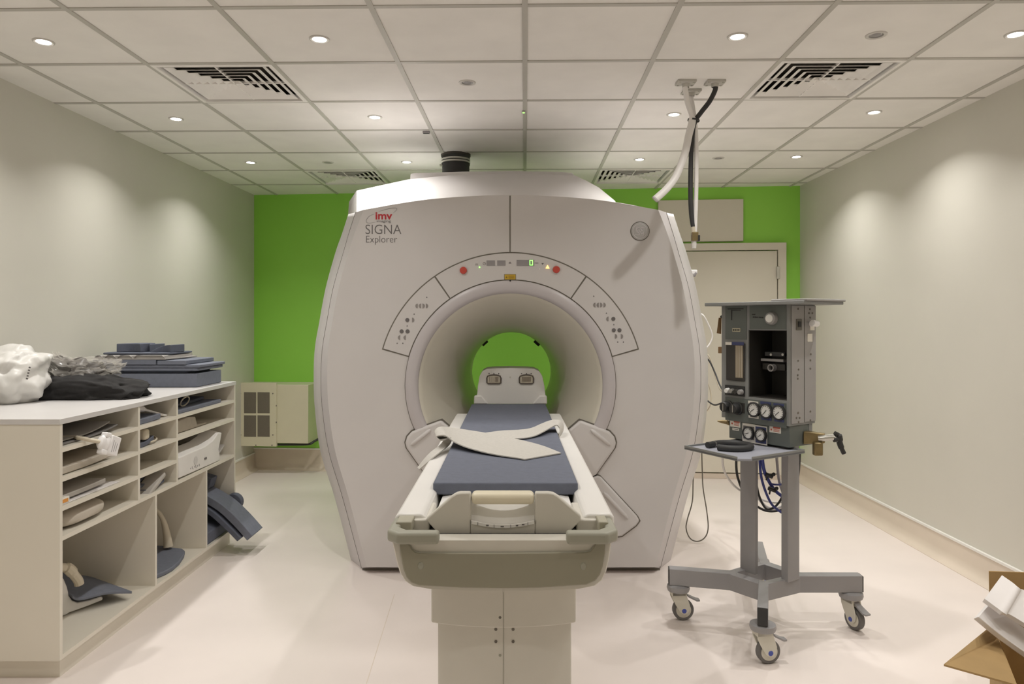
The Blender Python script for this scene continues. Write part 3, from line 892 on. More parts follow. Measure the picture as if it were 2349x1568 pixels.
# first strap: from the far end under the mat edge, round a loop, then across towards us
U = atZ([(958, 1072, .868), (985, 1040, .912), (1012, 1018, .93)]) 
Lw = atZ([(962, 1077, .868), (994, 1049, .912), (1030, 1020, .93)])
mid_u = [at(1018, 1002, U[-1].y + .02), at(1002, 1000, U[-1].y + .03), at(998, 988, U[-1].y + .06), at(1010, 979, U[-1].y + .06)]
mid_l = [at(1034, 1004, Lw[-1].y - .04), at(1012, 1010, Lw[-1].y - .05), at(1002, 1001, Lw[-1].y - .04), at(1021, 999, Lw[-1].y - .05)]
fr_u = atZ([(1036, 981, .972), (1070, 986, .95), (1120, 994, .937), (1180, 1006, .932), (1240, 1021, .93), (1287, 1039, .929)])
fr_l = atZ([(1040, 1012, .955), (1068, 1025, .943), (1110, 1037, .935), (1150, 1045, .931), (1185, 1050, .93), (1204, 1053.5, .929)])
loop(U + mid_u + fr_u, Lw + mid_l + fr_l).build('strap_band', M_STRAP, ST)
# second strap: lies under the first, loops back at the other mat edge
U = atZ([(1098, 995, .929), (1150, 988, .93), (1190, 986, .931), (1218, 982, .934), (1242, 972, .95)])
Lw = atZ([(1118, 1008, .929), (1158, 1006, .93), (1200, 1005, .931), (1228, 999, .934), (1252, 987, .945)])
y2 = U[-1].y
U += [at(1262, 964.5, y2 + .02), at(1280, 963, y2 + .02), at(1291, 971, y2 + .02), at(1292, 985, y2), at(1286, 999, y2 - .02)]
Lw += [at(1266, 979, y2 - .10), at(1277, 975, y2 - .10), at(1283, 981, y2 - .10), at(1284, 990, y2 - .12), at(1282, 1002, y2 - .13)]
loop(U, Lw).build('strap_band', M_STRAP, ST)

# ---------------------------------------------------------------- pipe collar between ceiling and scanner
PC = V((( 1045.5 - PX) * 5.28 / F, 5.28, 0))
VP_ = thing('vent_pipe', 'thick black rubber pipe collar with steel clamps between scanner top and ceiling', 'pipe', (PC.x, PC.y, 2.38))
Mp = Matrix.Translation((PC.x, PC.y, 0))
MB().lathe([(.100, 2.345), (.100, 2.565), (.1035, 2.57), (.1035, 2.592), (.098, 2.595), (.099, 2.612), (.104, 2.62), (.104, CEIL)], Mp, 48).build('rubber_sleeve', M_RUBBER, VP_)
for z in (2.588, 2.607):
    MB().lathe([(.103, z - .006), (.1062, z - .006), (.1062, z + .006), (.103, z + .006), (.103, z - .006)], Mp, 48).build('hose_clamp', M_STEEL, VP_)
MB().box((PC.x - .104, PC.y - .03, 2.565), (.02, .03, .014)).build('clamp_screw', M_STEEL, VP_, bevel=.002)
MB().lathe([(.104, 2.635), (.109, 2.635), (.109, CEIL)], Mp, 48).build('ceiling_flange', mat('flange_brown', (.08, .07, .06), .5), VP_)
# ---------------------------------------------------------------- enamelled cooling box on the back wall, left
def wq(L, off): return [onwall(x, y, off) for x, y in L]
CB = thing('cooling_box', 'cream metal box with four-pane dark grille, low on the green wall beside the shelf', 'equipment box', onwall(620, 1020, .2))
def wbox(x0, x1, y0, y1, o0, o1):
    P = wq([(x0, y0), (x1, y0), (x1, y1), (x0, y1)], o1)
    P[3].x, P[3].y = P[0].x, P[0].y; P[2].x, P[2].y = P[1].x, P[1].y
    P[1].z = P[0].z; P[3].z = P[2].z
    return P, [p - WN * (o1 - o0) for p in P]
MB().hexa(*wbox(551, 707, 881, 1017, .002, .30)).build('cabinet', M_BOX, CB, bevel=.004)
MB().hexa(*wbox(544, 634, 877, 1024, .29, .315)).build('access_plate', M_BOX, CB, bevel=.002)
for x0, x1 in ((559.5, 587.5), (590.5, 618.5)):
    for y0, y1 in ((899, 947.5), (952, 1001.5)):
        MB().hexa(*wbox(x0, x1, y0, y1, .314, .317)).build('grille', M_GRILLE, CB, bevel=.006)
mb = MB()
mb.hexa(*wbox(559, 619, 898, 1002.5, .313, .3155))
mb.build('grille_frame', M_BOX, CB)
for x, y in ((552, 902), (626, 902), (552.5, 997), (626, 997), (551, 1020), (587, 1020.5), (624, 1020.5), (634, 930), (634, 968)):
    MB().disc(onwall(x, y, .315), WN, .0055, .004, 12).build('screw', M_SEAM, CB)
T = MB().tube(spline([onwall(600, 1019, .28), onwall(660, 1019, .26), onwall(708, 1018, .24), onwall(722, 1011, .2), onwall(745, 1000, .12), onwall(790, 990, .04)], 6), .011, 8).build('pipe', M_BLACK)
tag(T, 'thin dark pipe running from under the cream grille box behind the scanner', 'pipe')

# ---------------------------------------------------------------- pigeonhole shelf unit
XFs, XBk = -1.785, -2.53
def fy(px): return -XFs * F / (PX - px)               # depth of a px column on the shelf front
YN, YFs = fy(137), fy(540)
ZT = 1.037
TH = .018
SH = thing('storage_shelf', 'long low white pigeonhole shelf unit filled with coils and pads along the wall', 'shelf', ((XFs + XBk) / 2, (YN + YFs) / 2, 0))
MB().bb(XBk, XFs + .004, YN - .004, YFs + .004, ZT - .022, ZT).build('top_board', M_SHELFT, SH, bevel=.0015)
MB().bb(XBk, XFs, YN, YN + TH, .082, ZT - .022).build('end_panel', M_SHELF, SH)
MB().bb(XBk, XFs, YFs - TH, YFs, .082, ZT - .022).build('end_panel', M_SHELF, SH)
MB().bb(XBk, XBk + .01, YN + TH, YFs - TH, .1, ZT - .022).build('back_panel', M_SHELF, SH)
MB().bb(XBk, XFs, YN + TH, YFs - TH, .082, .1).build('base_board', M_SHELF, SH)
MB().bb(XBk + .03, XFs - .025, YN + .04, YFs - .03, 0, .082).build('plinth', M_SHELF, SH)
D1, D2, E1, E2 = fy(319.5), fy(407), fy(358.5), fy(474.5)
LZ = [.911, .794, .678, .560]
yi, yo = YN + TH, YFs - TH
def board(y0, y1, z, name='shelf_board'):
    MB().bb(XBk + .01, XFs - .001, y0, y1, z - TH / 2, z + TH / 2).build(name, M_SHELF, SH)
board(yi, yo, LZ[3])
for z in LZ[:3]: board(yi, D1 - TH / 2, z)
for z in LZ[:3]: board(D1 + TH / 2, D2 - TH / 2, z)
for z in LZ[:2]: board(D2 + TH / 2, yo, z)
for y in (D1, D2):
    MB().bb(XBk + .01, XFs - .001, y - TH / 2, y + TH / 2, LZ[3] + TH / 2, ZT - .022).build('divider', M_SHELF, SH)
for y in (E1, E2):
    MB().bb(XBk + .01, XFs - .001, y - TH / 2, y + TH / 2, .1, LZ[3] - TH / 2).build('divider', M_SHELF, SH)
fl = [z + TH / 2 for z in LZ]                          # board tops
def on(px, py, dx=0.0):
    """a point in the vertical plane dx in front of the shelf front"""
    X = XFs + dx
    Y = -X * F / (PX - px)
    return V((X, Y, CZ - (py - PY) * Y / F))

def padsheet(name, label, cat, x0, x1, y0, y1, z, m, lift=0.0, th=.01, side='y1', wave=.0, group=None, corner=0.0):
    def fn(u, v):
        x, y = x0 + (x1 - x0) * u, y0 + (y1 - y0) * v
        l = lift * (max(0, v - .35) / .65) ** 2
        return (x, y, z + l + wave * math.sin(v * 5 + u * 3))
    o = MB().sheet(fn, 12, 20, th).build(name, m, bevel=.003)
    return tag(o, label, cat, group)
# first column
a0, a1 = yi + .01, D1 - .03
padsheet('coil_sheet', 'thin dark coil sheet in the top pigeonhole above the dangling plug, lower of two', 'coil pad', -2.42, XFs - .03, a0 + .02, a1 - .1, fl[0] + .001, M_PADD, .022, .008)
padsheet('coil_sheet', 'thin grey coil sheet curling up in the top pigeonhole, upper of two', 'coil pad', -2.42, XFs - .05, a0 + .03, a1 - .13, fl[0] + .012, M_PADG, .03, .006)
padsheet('coil_pad', 'flat beige coil pad lying in the pigeonhole behind the dangling white plug', 'coil pad', -2.42, XFs - .02, a0, a1 - .16, fl[1] + .004, M_PADB, .012, .028, .004)
padsheet('coil_pad', 'soft brownish-grey pad in the third pigeonhole down, above the rounded pale coil', 'coil pad', -2.42, XFs - .03, a0, a1 - .2, fl[2] + .012, M_PADG, .004, .02, .004)
padsheet('paper_sheet', 'pale paper sheet under the brownish-grey pad, third pigeonhole down', 'paper', -2.3, XFs - .012, a0 + .01, a1 - .12, fl[2] + .001, M_FOAMW, 0, .003)
o = MB().bb(XFs - .06, XFs - .012, a0 + .002, a0 + .055, fl[2] + .0045, fl[2] + .028).build('small_carton', M_PAPER, bevel=.002)
tag(o, 'tiny white carton with an orange label at the front of the third pigeonhole', 'box')
MB().bb(XFs - .0125, XFs - .0112, a0 + .004, a0 + .045, fl[2] + .008, fl[2] + .022).build('label', M_ORANGE, o)
mb = MB()
mb.blob((-2.08, (a0 + .02 + a1 - .15) / 2, fl[3] + .035), (.28, (a1 - .15 - a0) / 2, .036), .03, 2, flat=fl[3] + .001, power=.55)
o = mb.build('coil_former', M_PADB, sub=0)
tag(o, 'rounded pale moulded coil in the fourth pigeonhole down, end nearest us', 'coil')
# dangling plug with its cable
pc = on(247, 1019, .05)
PL_ = thing('coil_plug', 'glossy white plug on a cable, hanging out of the first column of pigeonholes', 'plug', pc)
ax = (on(274, 1026, .06) - on(226, 1010, .04)).normalized()
Mp = frame(pc, ax)
mb = MB()
mb.box((0, 0, .022), (.040, .082, .060)); mb.bm.transform(Mp)
mb.build('plug_head', M_PLUG, PL_, bevel=.005, seg=3)
mb = MB(); mb.lathe([(.008, -.055), (.016, -.05), (.02, -.04), (.017, -.028), (.024, -.02), (.022, -.006)], None, 24, cap=True)
mb.bm.transform(Mp @ Matrix.Diagonal((.9, 1.6, 1, 1)))
mb.build('strain_relief', M_PLUG, PL_)
for sg in (-1, 1):
    mb = MB(); mb.box((0, sg * .036, -.022), (.03, .022, .034)); mb.bm.transform(Mp); mb.build('latch_wing', M_PLUG, PL_, bevel=.006, seg=3)
mb = MB(); 
for k in range(3): mb.box((.0203, -.005, .008 + k * .012), (.001, .05 - k * .008, .002)); mb.box((-.0203, -.005, .008 + k * .012), (.001, .05 - k * .008, .002))
mb.bm.transform(Mp); mb.build('printed_lines', M_LGREY, PL_)
back = V((-2.2, YN + .05, fl[0] + .012))
MB().tube(spline([V((-2.3, YN + .12, fl[0] + .014)), on(147, 1003, -.1) , on(180, 1004, -.02), on(208, 1009, .02), Mp @ V((0, 0, -.05))], 8), .0085, 10).build('cable', M_TAN, PL_)
# second column
b0, b1 = D1 + .02, D2 - .02
padsheet('coil_pad', 'blue pad under a white paddle, top pigeonhole of the middle column', 'coil pad', -2.4, XFs - .02, b0, b1 - .12, fl[0] + .001, M_BLUE, .004, .026)
o = MB().tube(spline([on(296, 933, -.08), on(318, 936, -.07), on(333, 939.5, -.06), on(348, 944, -.055), on(366, 949, -.05), on(379, 952, -.05), on(383, 948, -.07), on(378, 943, -.10), on(362, 939, -.16)], 6), [.017] * 10 + [.014, .011, .008] + [.0065] * 36, 10)
o = o.build('coil_paddle', M_COILW); tag(o, 'white paddle-shaped coil with a looped handle, top pigeonhole of the middle column', 'coil')
o = MB().lathe([(0, -.05), (.022, -.05), (.027, -.04), (.027, .05), (.022, .058), (0, .058)], frame(on(354, 932, -.16), (1, .35, -.15)), 28).build('coil_connector', M_TAN)
tag(o, 'round tan connector behind the white paddle, top pigeonhole of the middle column', 'connector')
padsheet('coil_pad', 'dark blue curved pad with a pale cable, second pigeonhole of the middle column', 'coil pad', -2.4, XFs - .03, b0, b1 - .17, fl[1] + .001, M_BLUE2, .02, .022)
o = MB().tube(spline([on(300, 1012, -.1), on(330, 1014, -.05), on(350, 1012, -.03), on(359, 1006, -.04), on(352, 1000, -.08), on(335, 997, -.12)], 8), .005, 8).build('cable', M_TAN)
tag(o, 'thin pale cable curled on the dark blue pad in the middle column', 'cable')
o = MB().box(on(325, 996, -.055), (.06, .05, .052)).build('coil_connector', M_TAN, bevel=.012, seg=3)
tag(o, 'square tan connector block in the second pigeonhole of the middle column', 'connector')
for k, (z, lb) in enumerate(((0, 'lowest'), (.02, 'second'), (.04, 'third'))):
    padsheet('thin_pad', 'dark slate pad, %s of the pile in the lowest pigeonhole of the middle column' % lb, 'pad', -2.35, XFs - .04 - .03 * k, b0 + .12, b1 - .04 + .01 * k, fl[3] + .001 + z, M_BLUE2, .012, .013, group='dark pads in the middle column')
o = MB().box(on(341, 1113, -.055), (.09, .20, .024), Euler((math.radians(24), 0, 0))).build('foam_slab', M_PADG, bevel=.008)
tag(o, 'tilted grey slab leaning on the dark pads, lowest pigeonhole of the middle column', 'pad')
# third column
c0, c1 = D2 + .02, yo - .02
padsheet('coil_pad', 'long blue pad in the top pigeonhole of the far column', 'coil pad', -2.4, XFs - .02, c0, c1 - .14, fl[0] + .001, M_BLUE, 0, .02)
padsheet('coil_pad', 'dark blue wedge pad on the long blue pad, top pigeonhole of the far column', 'coil pad', -2.4, XFs - .10, c0 + .14, c1 - .2, fl[0] + .022, M_BLUE2, .008, .016)
rc = on(424, 920, -.07)
o = MB().tube([rc + V((.01 * math.sin(a), .05 * math.cos(a), .026 * math.sin(a))) for a in [2 * PI * k / 24 for k in range(24)]], .004, 8, closed=True).build('coil_ring', M_TAN)
tag(o, 'thin pale ring standing on the long blue pad, top pigeonhole of the far column', 'ring')
o = MB().prism([(-2.2, c0 + y, fl[1] + z) for y, z in ((0, .001), (.50, .001), (.49, .012), (.36, .016), (.335, .066), (.25, .076), (.12, .07), (0, .045))], (.355, 0, 0)).build('coil_cradle', M_PADB, bevel=.010, seg=3)
tag(o, 'beige stepped head cradle in the second pigeonhole of the far column', 'coil')
# big white curved coil, marked, in the tall pigeonhole
W_ = [(410, 1097), (505, 1058), (505, 1046), (502, 1030), (506, 1010), (509, 992), (500, 993), (489, 1010), (470, 1024), (440, 1036), (418, 1046), (410, 1049)]
Pf = [on(x, y, -.008) for x, y in W_]
FC = thing('flex_coil', 'large white curved coil with faint print standing in the tall far pigeonhole', 'coil', Pf[0])
zmin = fl[3] + .001
Pf = [V((p.x, p.y, max(p.z, zmin))) for p in Pf]
Pb = [p + V((-.10, .0, .028 if p.z > .66 else 0)) for p in Pf]
MB().loft([Pf, Pb], cap=True).build('coil_shell', M_COILW, FC, bevel=.005)
a, b = on(469, 1054, -.007), on(474, 1047.5, -.007)
MB().bb(a.x - .001, a.x + .002, a.y, b.y, a.z, b.z).build('printed_square', M_TEXT, FC)
mb = MB()
for x, y, h in ((437, 1074, 5), (441, 1072, 8), (446, 1070, 5), (449, 1069, 9), (453, 1068, 6), (457, 1066, 9)):
    p = on(x, y, -.007); mb.box(p, (.003, .0016, h * .0016))
for x, y in ((443, 1075), (451, 1072)):
    p = on(x, y, -.007); mb.box(p, (.003, .008, .0016))
mb.build('printed_scrawl', M_LGREY, FC)
a = on(449, 1056, -.0072)
MB().disc(a, (1, 0, 0), .024, .001, 24).build('printed_spot', mat('spot_grey', (.62, .6, .58), .5), FC)
o = MB().blob(on(446, 1019, -.15), (.05, .13, .032), .25, 2.2, seed=4).build('soft_wrap', M_PADG)
tag(o, 'crumpled grey cloth bundle behind the large white curved coil', 'cloth')
o = MB().bb(-2.2, -1.91, c0 + .05, c0 + .40, fl[3] + .001, fl[3] + .115).build('foam_block', M_PADG, bevel=.01); tag(o, 'grey block supporting the crumpled bundle behind the white curved coil', 'pad')
padsheet('coil_sheet', 'pale grey-blue coil sheet curling up beside the large white coil', 'coil pad', -2.38, XFs - .05, c0 + .42, c1 - .01, fl[3] + .004, M_PADG, .055, .012)
# lower compartments
def onplane(px, py, A, B):
    """a point of the upright plane through A and B (plan points)"""
    k = (px - PX) / F
    d = B - A
    t = (k * A.y - A.x) / (d.x - k * d.y)
    P = A + d * t
    return V((P.x, P.y, CZ - (py - PY) * P.y / F))
l0 = YN + TH
A_, B_ = V((-2.007, 3.228, 0)), V((-1.915, 3.36, 0))
CR = thing('coil_cradle', 'white curved coil cradle holding a blue pad, in the nearest lower compartment', 'coil', (-2.05, 3.25, .1))
prof = [(128, 1308), (147, 1328), (154, 1345), (159, 1366), (166, 1377), (178, 1381.5), (205, 1376), (232, 1367), (237, 1370), (235, 1376), (200, 1390), (158, 1405), (154, 1410), (128, 1420)]
Pf = [onplane(x, y, A_, B_) for x, y in prof]
zm = min(p.z for p in Pf)
Pf = [p + V((0, 0, .1005 - zm if p.z < .108 else 0)) for p in Pf]
MB().loft([Pf, [p + V((-.26, .16, .0)) for p in Pf]], cap=True).build('cradle_shell', M_COILW, CR, bevel=.004)
A2, B2 = A_ + V((.02, -.02, 0)), B_ + V((.06, .0, 0))
Ef = [onplane(x, y, A2, B2) for x, y in ((166, 1372), (178, 1377), (200, 1374), (230, 1366), (255, 1362), (280, 1361), (303, 1361))]
Ef = [V((p.x, p.y, max(p.z, .108))) for p in spline(Ef, 4)]
def padr(i, k, t):
    p = Ef[i]; f = i / (len(Ef) - 1)
    return p + V((-.30 * t, .19 * t, .085 * t * (1 - f) ** 1.3 + .012 * k))
mb = MB()
rings = []
for t in [q / 8 for q in range(9)]:
    rings.append([padr(i, 0, t) for i in range(len(Ef))] + [padr(i, 1, t) for i in reversed(range(len(Ef)))])
o = mb.loft(rings, cap=True).build('curved_pad', M_BLUE, bevel=.002); tag(o, 'dark blue flared pad resting on the white cradle in the nearest lower compartment', 'pad')
o = MB().tube(spline([onplane(x, y, A_ + V((0, -.03, 0)), B_) for x, y in ((128, 1300), (150, 1301), (160, 1306), (170, 1318), (179, 1330), (182, 1340))], 5), [.018] * 6 + [.024] * 8 + [.02] * 12, 10).build('coil_connector', M_TAN)
tag(o, 'tan elbow connector above the blue flared pad, nearest lower compartment', 'connector')
P = [atz(x, y, .124) for x, y in ((356, 1250), (372, 1250.5), (398, 1255), (418, 1257), (424, 1262), (422, 1270), (412, 1285), (396, 1299), (378, 1309), (356, 1318))]
o = MB().prism([p + V((0, 0, -.0235)) for p in P], (0, 0, .0235)).build('rounded_pad', M_BLUE, bevel=.005)
tag(o, 'round-ended blue pad on the base board of the middle lower compartment', 'pad')
o = MB().tube(spline([at(x, y, 4.1) for x, y in ((340, 1166), (358, 1170), (371, 1186), (379, 1208), (384, 1235), (386, 1253))], 8), [.012] * 16 + [.012 + .0006 * k for k in range(25)], 12).build('coil_cable', M_TAN)
tag(o, 'thick tan cable arching down to the round-ended blue pad', 'cable')
# foam stuffed in the far lower compartment
n0, n1 = E2 + .02, yo - .01
def slab(th, y0, y1, name, label, m, pts):
    P = spline([V((x, (y0 + y1) / 2, z)) for x, z in pts], 8)
    rings = []
    for i, p in enumerate(P):
        t = (P[min(i + 1, len(P) - 1)] - P[max(i - 1, 0)]).normalized()
        side = V((0, (y1 - y0) / 2, 0))
        nn = V((0, 1, 0)).cross(t).normalized()
        if nn.z < 0: nn = -nn
        nn = nn * th / 2
        rings.append([p - side - nn, p + side - nn, p + side + nn, p - side + nn])
    o = MB().loft(rings, cap=True).build(name, m, bevel=.003)
    return tag(o, label, 'foam pad')
slab(.045, 4.37, 4.55, 'foam_slab', 'long blue foam slab drooping out of the far lower compartment, topmost', M_BLUE, [(-2.15, .412), (-1.97, .388), (-1.80, .305), (-1.69, .21), (-1.595, .105)])
slab(.03, 4.355, 4.53, 'foam_slab', 'second blue foam slab, tucked beneath the long drooping slab', M_BLUE2, [(-2.15, .368), (-1.99, .345), (-1.84, .27), (-1.74, .185), (-1.655, .10)])
o = MB().prism([(-2.35, 4.24, .101), (-1.80, 4.24, .101), (-1.80, 4.24, .17), (-1.92, 4.24, .225), (-2.02, 4.24, .27), (-2.35, 4.24, .27)], (0, .33, 0)).build('foam_block', M_BLUE2, bevel=.006); tag(o, 'dark blue foam block standing at the bottom of the far lower compartment', 'foam pad')
o = MB().lathe([(0, 0), (.055, 0), (.055, .05), (0, .05)], frame((-1.775, 4.562, .272), (.0, 1, 0)), 32).build('foam_roll', M_BLUE2, bevel=.004); tag(o, 'rounded dark blue foam piece bulging behind the drooping slabs', 'foam pad')
o = MB().prism([(-2.06, 4.33, .43), (-1.90, 4.33, .395), (-1.97, 4.33, .49)], (0, .10, 0)).build('foam_wedge', M_BLUE, bevel=.004); tag(o, 'small blue foam wedge on top of the drooping slabs in the shelf', 'foam pad')
o = MB().prism([(-2.05, 4.45, .43), (-1.88, 4.45, .385), (-1.86, 4.45, .45), (-2.03, 4.45, .50)], (0, .09, 0)).build('foam_block', M_BLUE2, bevel=.004); tag(o, 'small dark blue foam block beside the wedge at the back of the far compartment', 'foam pad')

# ---------------------------------------------------------------- things on top of the shelf
ZS = ZT + .001
G = 'blue foam pieces stacked on the shelf'
def foam(x0, x1, y0, y1, z0, z1, label, m=None, name='foam_block', bev=.004):
    o = MB().bb(x0, x1, y0, y1, z0, z1).build(name, m or M_BLUE, bevel=bev)
    return tag(o, label, 'foam block', G)
yA, yB = 4.2, 4.56
foam(-2.40, -1.845, yA, yB, ZS, 1.118, 'thickest blue foam block, at the bottom of the stack on the shelf')
foam(-2.40, -1.905, yA + .02, yB - .02, 1.119, 1.133, 'thin dark foam layer just above the bottom foam block', M_BLUE2)
foam(-2.40, -1.835, yA - .005, yB + .0, 1.134, 1.152, 'thin blue foam board with overhanging end, third layer of the foam stack')
foam(-2.41, -1.825, yA - .01, yB + .01, 1.153, 1.170, 'widest blue foam board, fourth layer of the foam stack')
foam(-2.44, -2.072, yA - .02, yB - .06, 1.171, 1.200, 'blue foam block in the upper layer, under the pale scalloped foam')
foam(-2.066, -1.90, yA - .02, yB + .02, 1.171, 1.196, 'short blue foam block in the upper layer, beside a dark notch')
foam(-2.42, -2.02, yA + .05, yB - .02, 1.227, 1.239, 'dark blue foam sheet above the pale scalloped foam', M_BLUE2)
def scal(y):
    pts = []
    x = -2.435
    for wd in (.06, .075, .095, .19):
        pts += [(x + .004, 1.2025), (x + .006, 1.214), (x + .02, 1.2245), (x + wd - .022, 1.2245), (x + wd - .006, 1.214), (x + wd - .004, 1.2025)]
        x += wd
    return pts
P = [V((x, yA - .02, z)) for x, z in scal(0)]
mb = MB()
mb.loft([P, [p + V((0, .36, 0)) for p in P]], cap=False, closed=False)
base = [V((-2.435, yA - .02, 1.201)), V((-2.015, yA - .02, 1.201)), V((-1.99, yA + .34, 1.201)), V((-2.435, yA + .34, 1.201))]
mb.prism(base, (0, 0, .006))
mb.bb(-2.43, -2.02, yA - .012, yA + .34, 1.2015, 1.2225)
o = mb.build('scalloped_foam', M_CFOAM, bevel=.0); tag(o, 'pale grey foam pad with scalloped front edge in the foam stack', 'foam block', G)
# curved offcuts at the very top
def arcpiece(px0, px1, py0, py1, label, curve, Y):
    a, b = at(px0, py1, Y), at(px1, py0, Y)
    pts = []
    for k in range(13):
        t = k / 12
        pts.append(V((a.x + (b.x - a.x) * t, Y + .05 * math.sin(PI * t), 1.2405)))
    for k in range(13):
        t = 1 - k / 12
        h = (b.z - 1.2405) * (1 - curve * (1 - t) ** 3)
        pts.append(V((a.x + (b.x - a.x) * t, Y + .05 * math.sin(PI * t), 1.2405 + h)))
    mb = MB()
    rings = []
    for k in range(13):
        lo_, hi_ = pts[k], pts[25 - k]
        rings.append([lo_, hi_, hi_ + V((.01, .16, 0)), lo_ + V((.01, .16, 0))])
    o = mb.loft(rings, cap=True).build('foam_offcut', M_BLUE2, bevel=.003)
    return tag(o, label, 'foam block', G)
arcpiece(267, 322, 788, 808, 'broad curved foam offcut on top of the foam stack, towards the white bag', .0, 4.28)
arcpiece(324, 343, 789, 808, 'small upright foam offcut between two curved ones on top of the stack', .1, 4.33)
arcpiece(345, 391, 791, 811, 'rounded foam offcut at the far end of the stack top', .95, 4.26)
# white carrier bag
BG = thing('carrier_bag', 'crumpled white plastic bag on the near end of the shelf top', 'bag', (-2.36, 3.42, ZS))
mb = MB()
mb.blob((-2.43, 3.43, ZS + .115), (.185, .17, .15), .22, 1.9, flat=ZS, sub=5, seed=2, power=.9)
for v in mb.bm.verts:
    q = v.co
    if q.z > ZS + .15:
        q.x += (q.z - ZS - .15) * .35
    q.z += .006 * noise.noise(q * 14)
    q.x += .007 * noise.noise(q * 12 + V((4, 2, 1)))
    if q.z < ZS: q.z = ZS
    q.x = max(q.x, -2.575)
mb.build('bag_body', M_BAG, BG, angle=60)
mb = MB()
for k in range(5):
    mb.box(at(62 + k * 1.5, 868 - k * 6.4, 3.265), (.007, .004, .006), Euler((0, .3, 0)))
mb.build('printed_mark', M_TEXT, BG, label='small dark illegible print')
# black jacket
mb = MB()
mb.blob((-2.155, 3.66, ZS + .032), (.285, .17, .088), .22, 2.1, flat=ZS, sub=5, seed=9, power=.85)
for v in mb.bm.verts:
    q = v.co
    k = max(0, (q.x + 2.155) / .285)
    q.z = ZS + (q.z - ZS) * (1 - .25 * k)
    q.z += .006 * noise.noise(q * 26)
    if q.z < ZS: q.z = ZS
o = mb.build('folded_jacket', M_CLOTH, angle=60)
tag(o, 'folded black cloth lying on the shelf top in front of the foam stack', 'cloth')
# film-wrapped bundle on top of it
WB = thing('wrapped_bundle', 'dark bundle wrapped in shiny clear film on top of the black cloth', 'bundle', (-2.15, 3.68, 1.15))
mb = MB()
mb.blob((-2.24, 3.70, 1.155), (.15, .09, .068), .35, 2.2, sub=4, seed=5)
for v in mb.bm.verts:
    v.co.z += .05 * max(0, (-2.27 - v.co.x)) / .1
mb.build('bundle_core', M_WRAP, WB, angle=60)
mb = MB()
mb.blob((-2.205, 3.69, 1.168), (.19, .105, .065), .45, 2.6, sub=5, seed=5)
for v in mb.bm.verts:
    q = v.co
    q.z += .05 * max(0, (-2.27 - q.x)) / .1
    q.z += .03 * max(0, (q.x + 2.10)) / .1
    q += V((noise.noise(q * 40), noise.noise(q * 40 + V((3, 3, 3))), noise.noise(q * 40 + V((7, 1, 2))))) * .010
mb.build('clear_film', M_FILM, WB, angle=20)

# ---------------------------------------------------------------- open carton, bottom right
BXT = thing('open_carton', 'open brown cardboard carton with white packing, at the picture corner by the bare wall', 'box', (1.95, 2.45, 0))
# box walls (a carton pushed slightly out of square)
hb = .26
P = [V((1.60, 2.28, 0)), V((1.862, 2.80, 0)), V((2.32, 2.72, 0)), V((2.06, 2.16, 0))]
cb_ = sum(P, V((0, 0, 0))) / 4
for i in range(4):
    p, q = P[i], P[(i + 1) % 4]
    ins = (cb_ - (p + q) / 2).normalized() * .006
    MB().prism([p, q, q + ins, p + ins], (0, 0, hb)).build('side', M_CARD, BXT)
MB().prism([V((p.x, p.y, .001)) for p in P], (0, 0, .006)).build('base', M_CARD, BXT)
up_ = V((0, 0, hb))
fo = at(2165, 1527, 2.33); fi = at(2270, 1441, 2.60)
hq = P[0].lerp(P[1], .66)
q4 = [fo, fi, hq + up_ + V((0, 0, .004)), P[0] + up_ + V((0, 0, .004))]
MB().loft([q4, [v + V((0, 0, .006)) for v in q4]], cap=True).build('flap', M_CARD, BXT)
q4 = [P[1] + up_, P[2] + up_, V((P[2].x, P[2].y + .02, .452)), V((P[1].x, P[1].y + .005, .447))]
MB().prism(q4, (.003, .006, 0)).build('flap', M_CARD, BXT)
q4 = [P[3] + up_, P[0] + up_, P[0] + up_ + V((-.03, -.17, -.10)), P[3] + up_ + V((-.05, -.17, -.10))]
MB().prism(q4, (0, .002, .006)).build('flap', M_CARD, BXT)
q4 = [P[2] + up_, P[3] + up_, P[3] + up_ + V((.14, -.06, -.12)), P[2] + up_ + V((.14, -.06, -.12))]
MB().prism(q4, (.003, 0, .006)).build('flap', M_CARD, BXT)
# packing pieces
def bent(L, R, th, label):
    o = MB().strip(spline(L, 6), spline(R, 6), th).build('packing_foam', M_FOAMW, bevel=.002)
    return tag(o, label, 'packing', 'white packing pieces in the carton')
bent([at(2296, 1322, 2.70), at(2322, 1340, 2.67), at(2334, 1350, 2.655), at(2349, 1357, 2.67), at(2420, 1398, 2.64)],
     [at(2256, 1376, 2.56), at(2286, 1398, 2.53), at(2300, 1408, 2.515), at(2316, 1413, 2.53), at(2395, 1462, 2.50)], .016,
     'upper flat white packing strip lying across the open carton')
bent([at(2268, 1383, 2.64), at(2300, 1410, 2.64), at(2349, 1446, 2.63), at(2400, 1480, 2.62)],
     [at(2238, 1416, 2.53), at(2282, 1452, 2.52), at(2330, 1487, 2.50), at(2385, 1525, 2.48)], .02,
     'lower shaded white packing strip beneath the upper one in the carton')
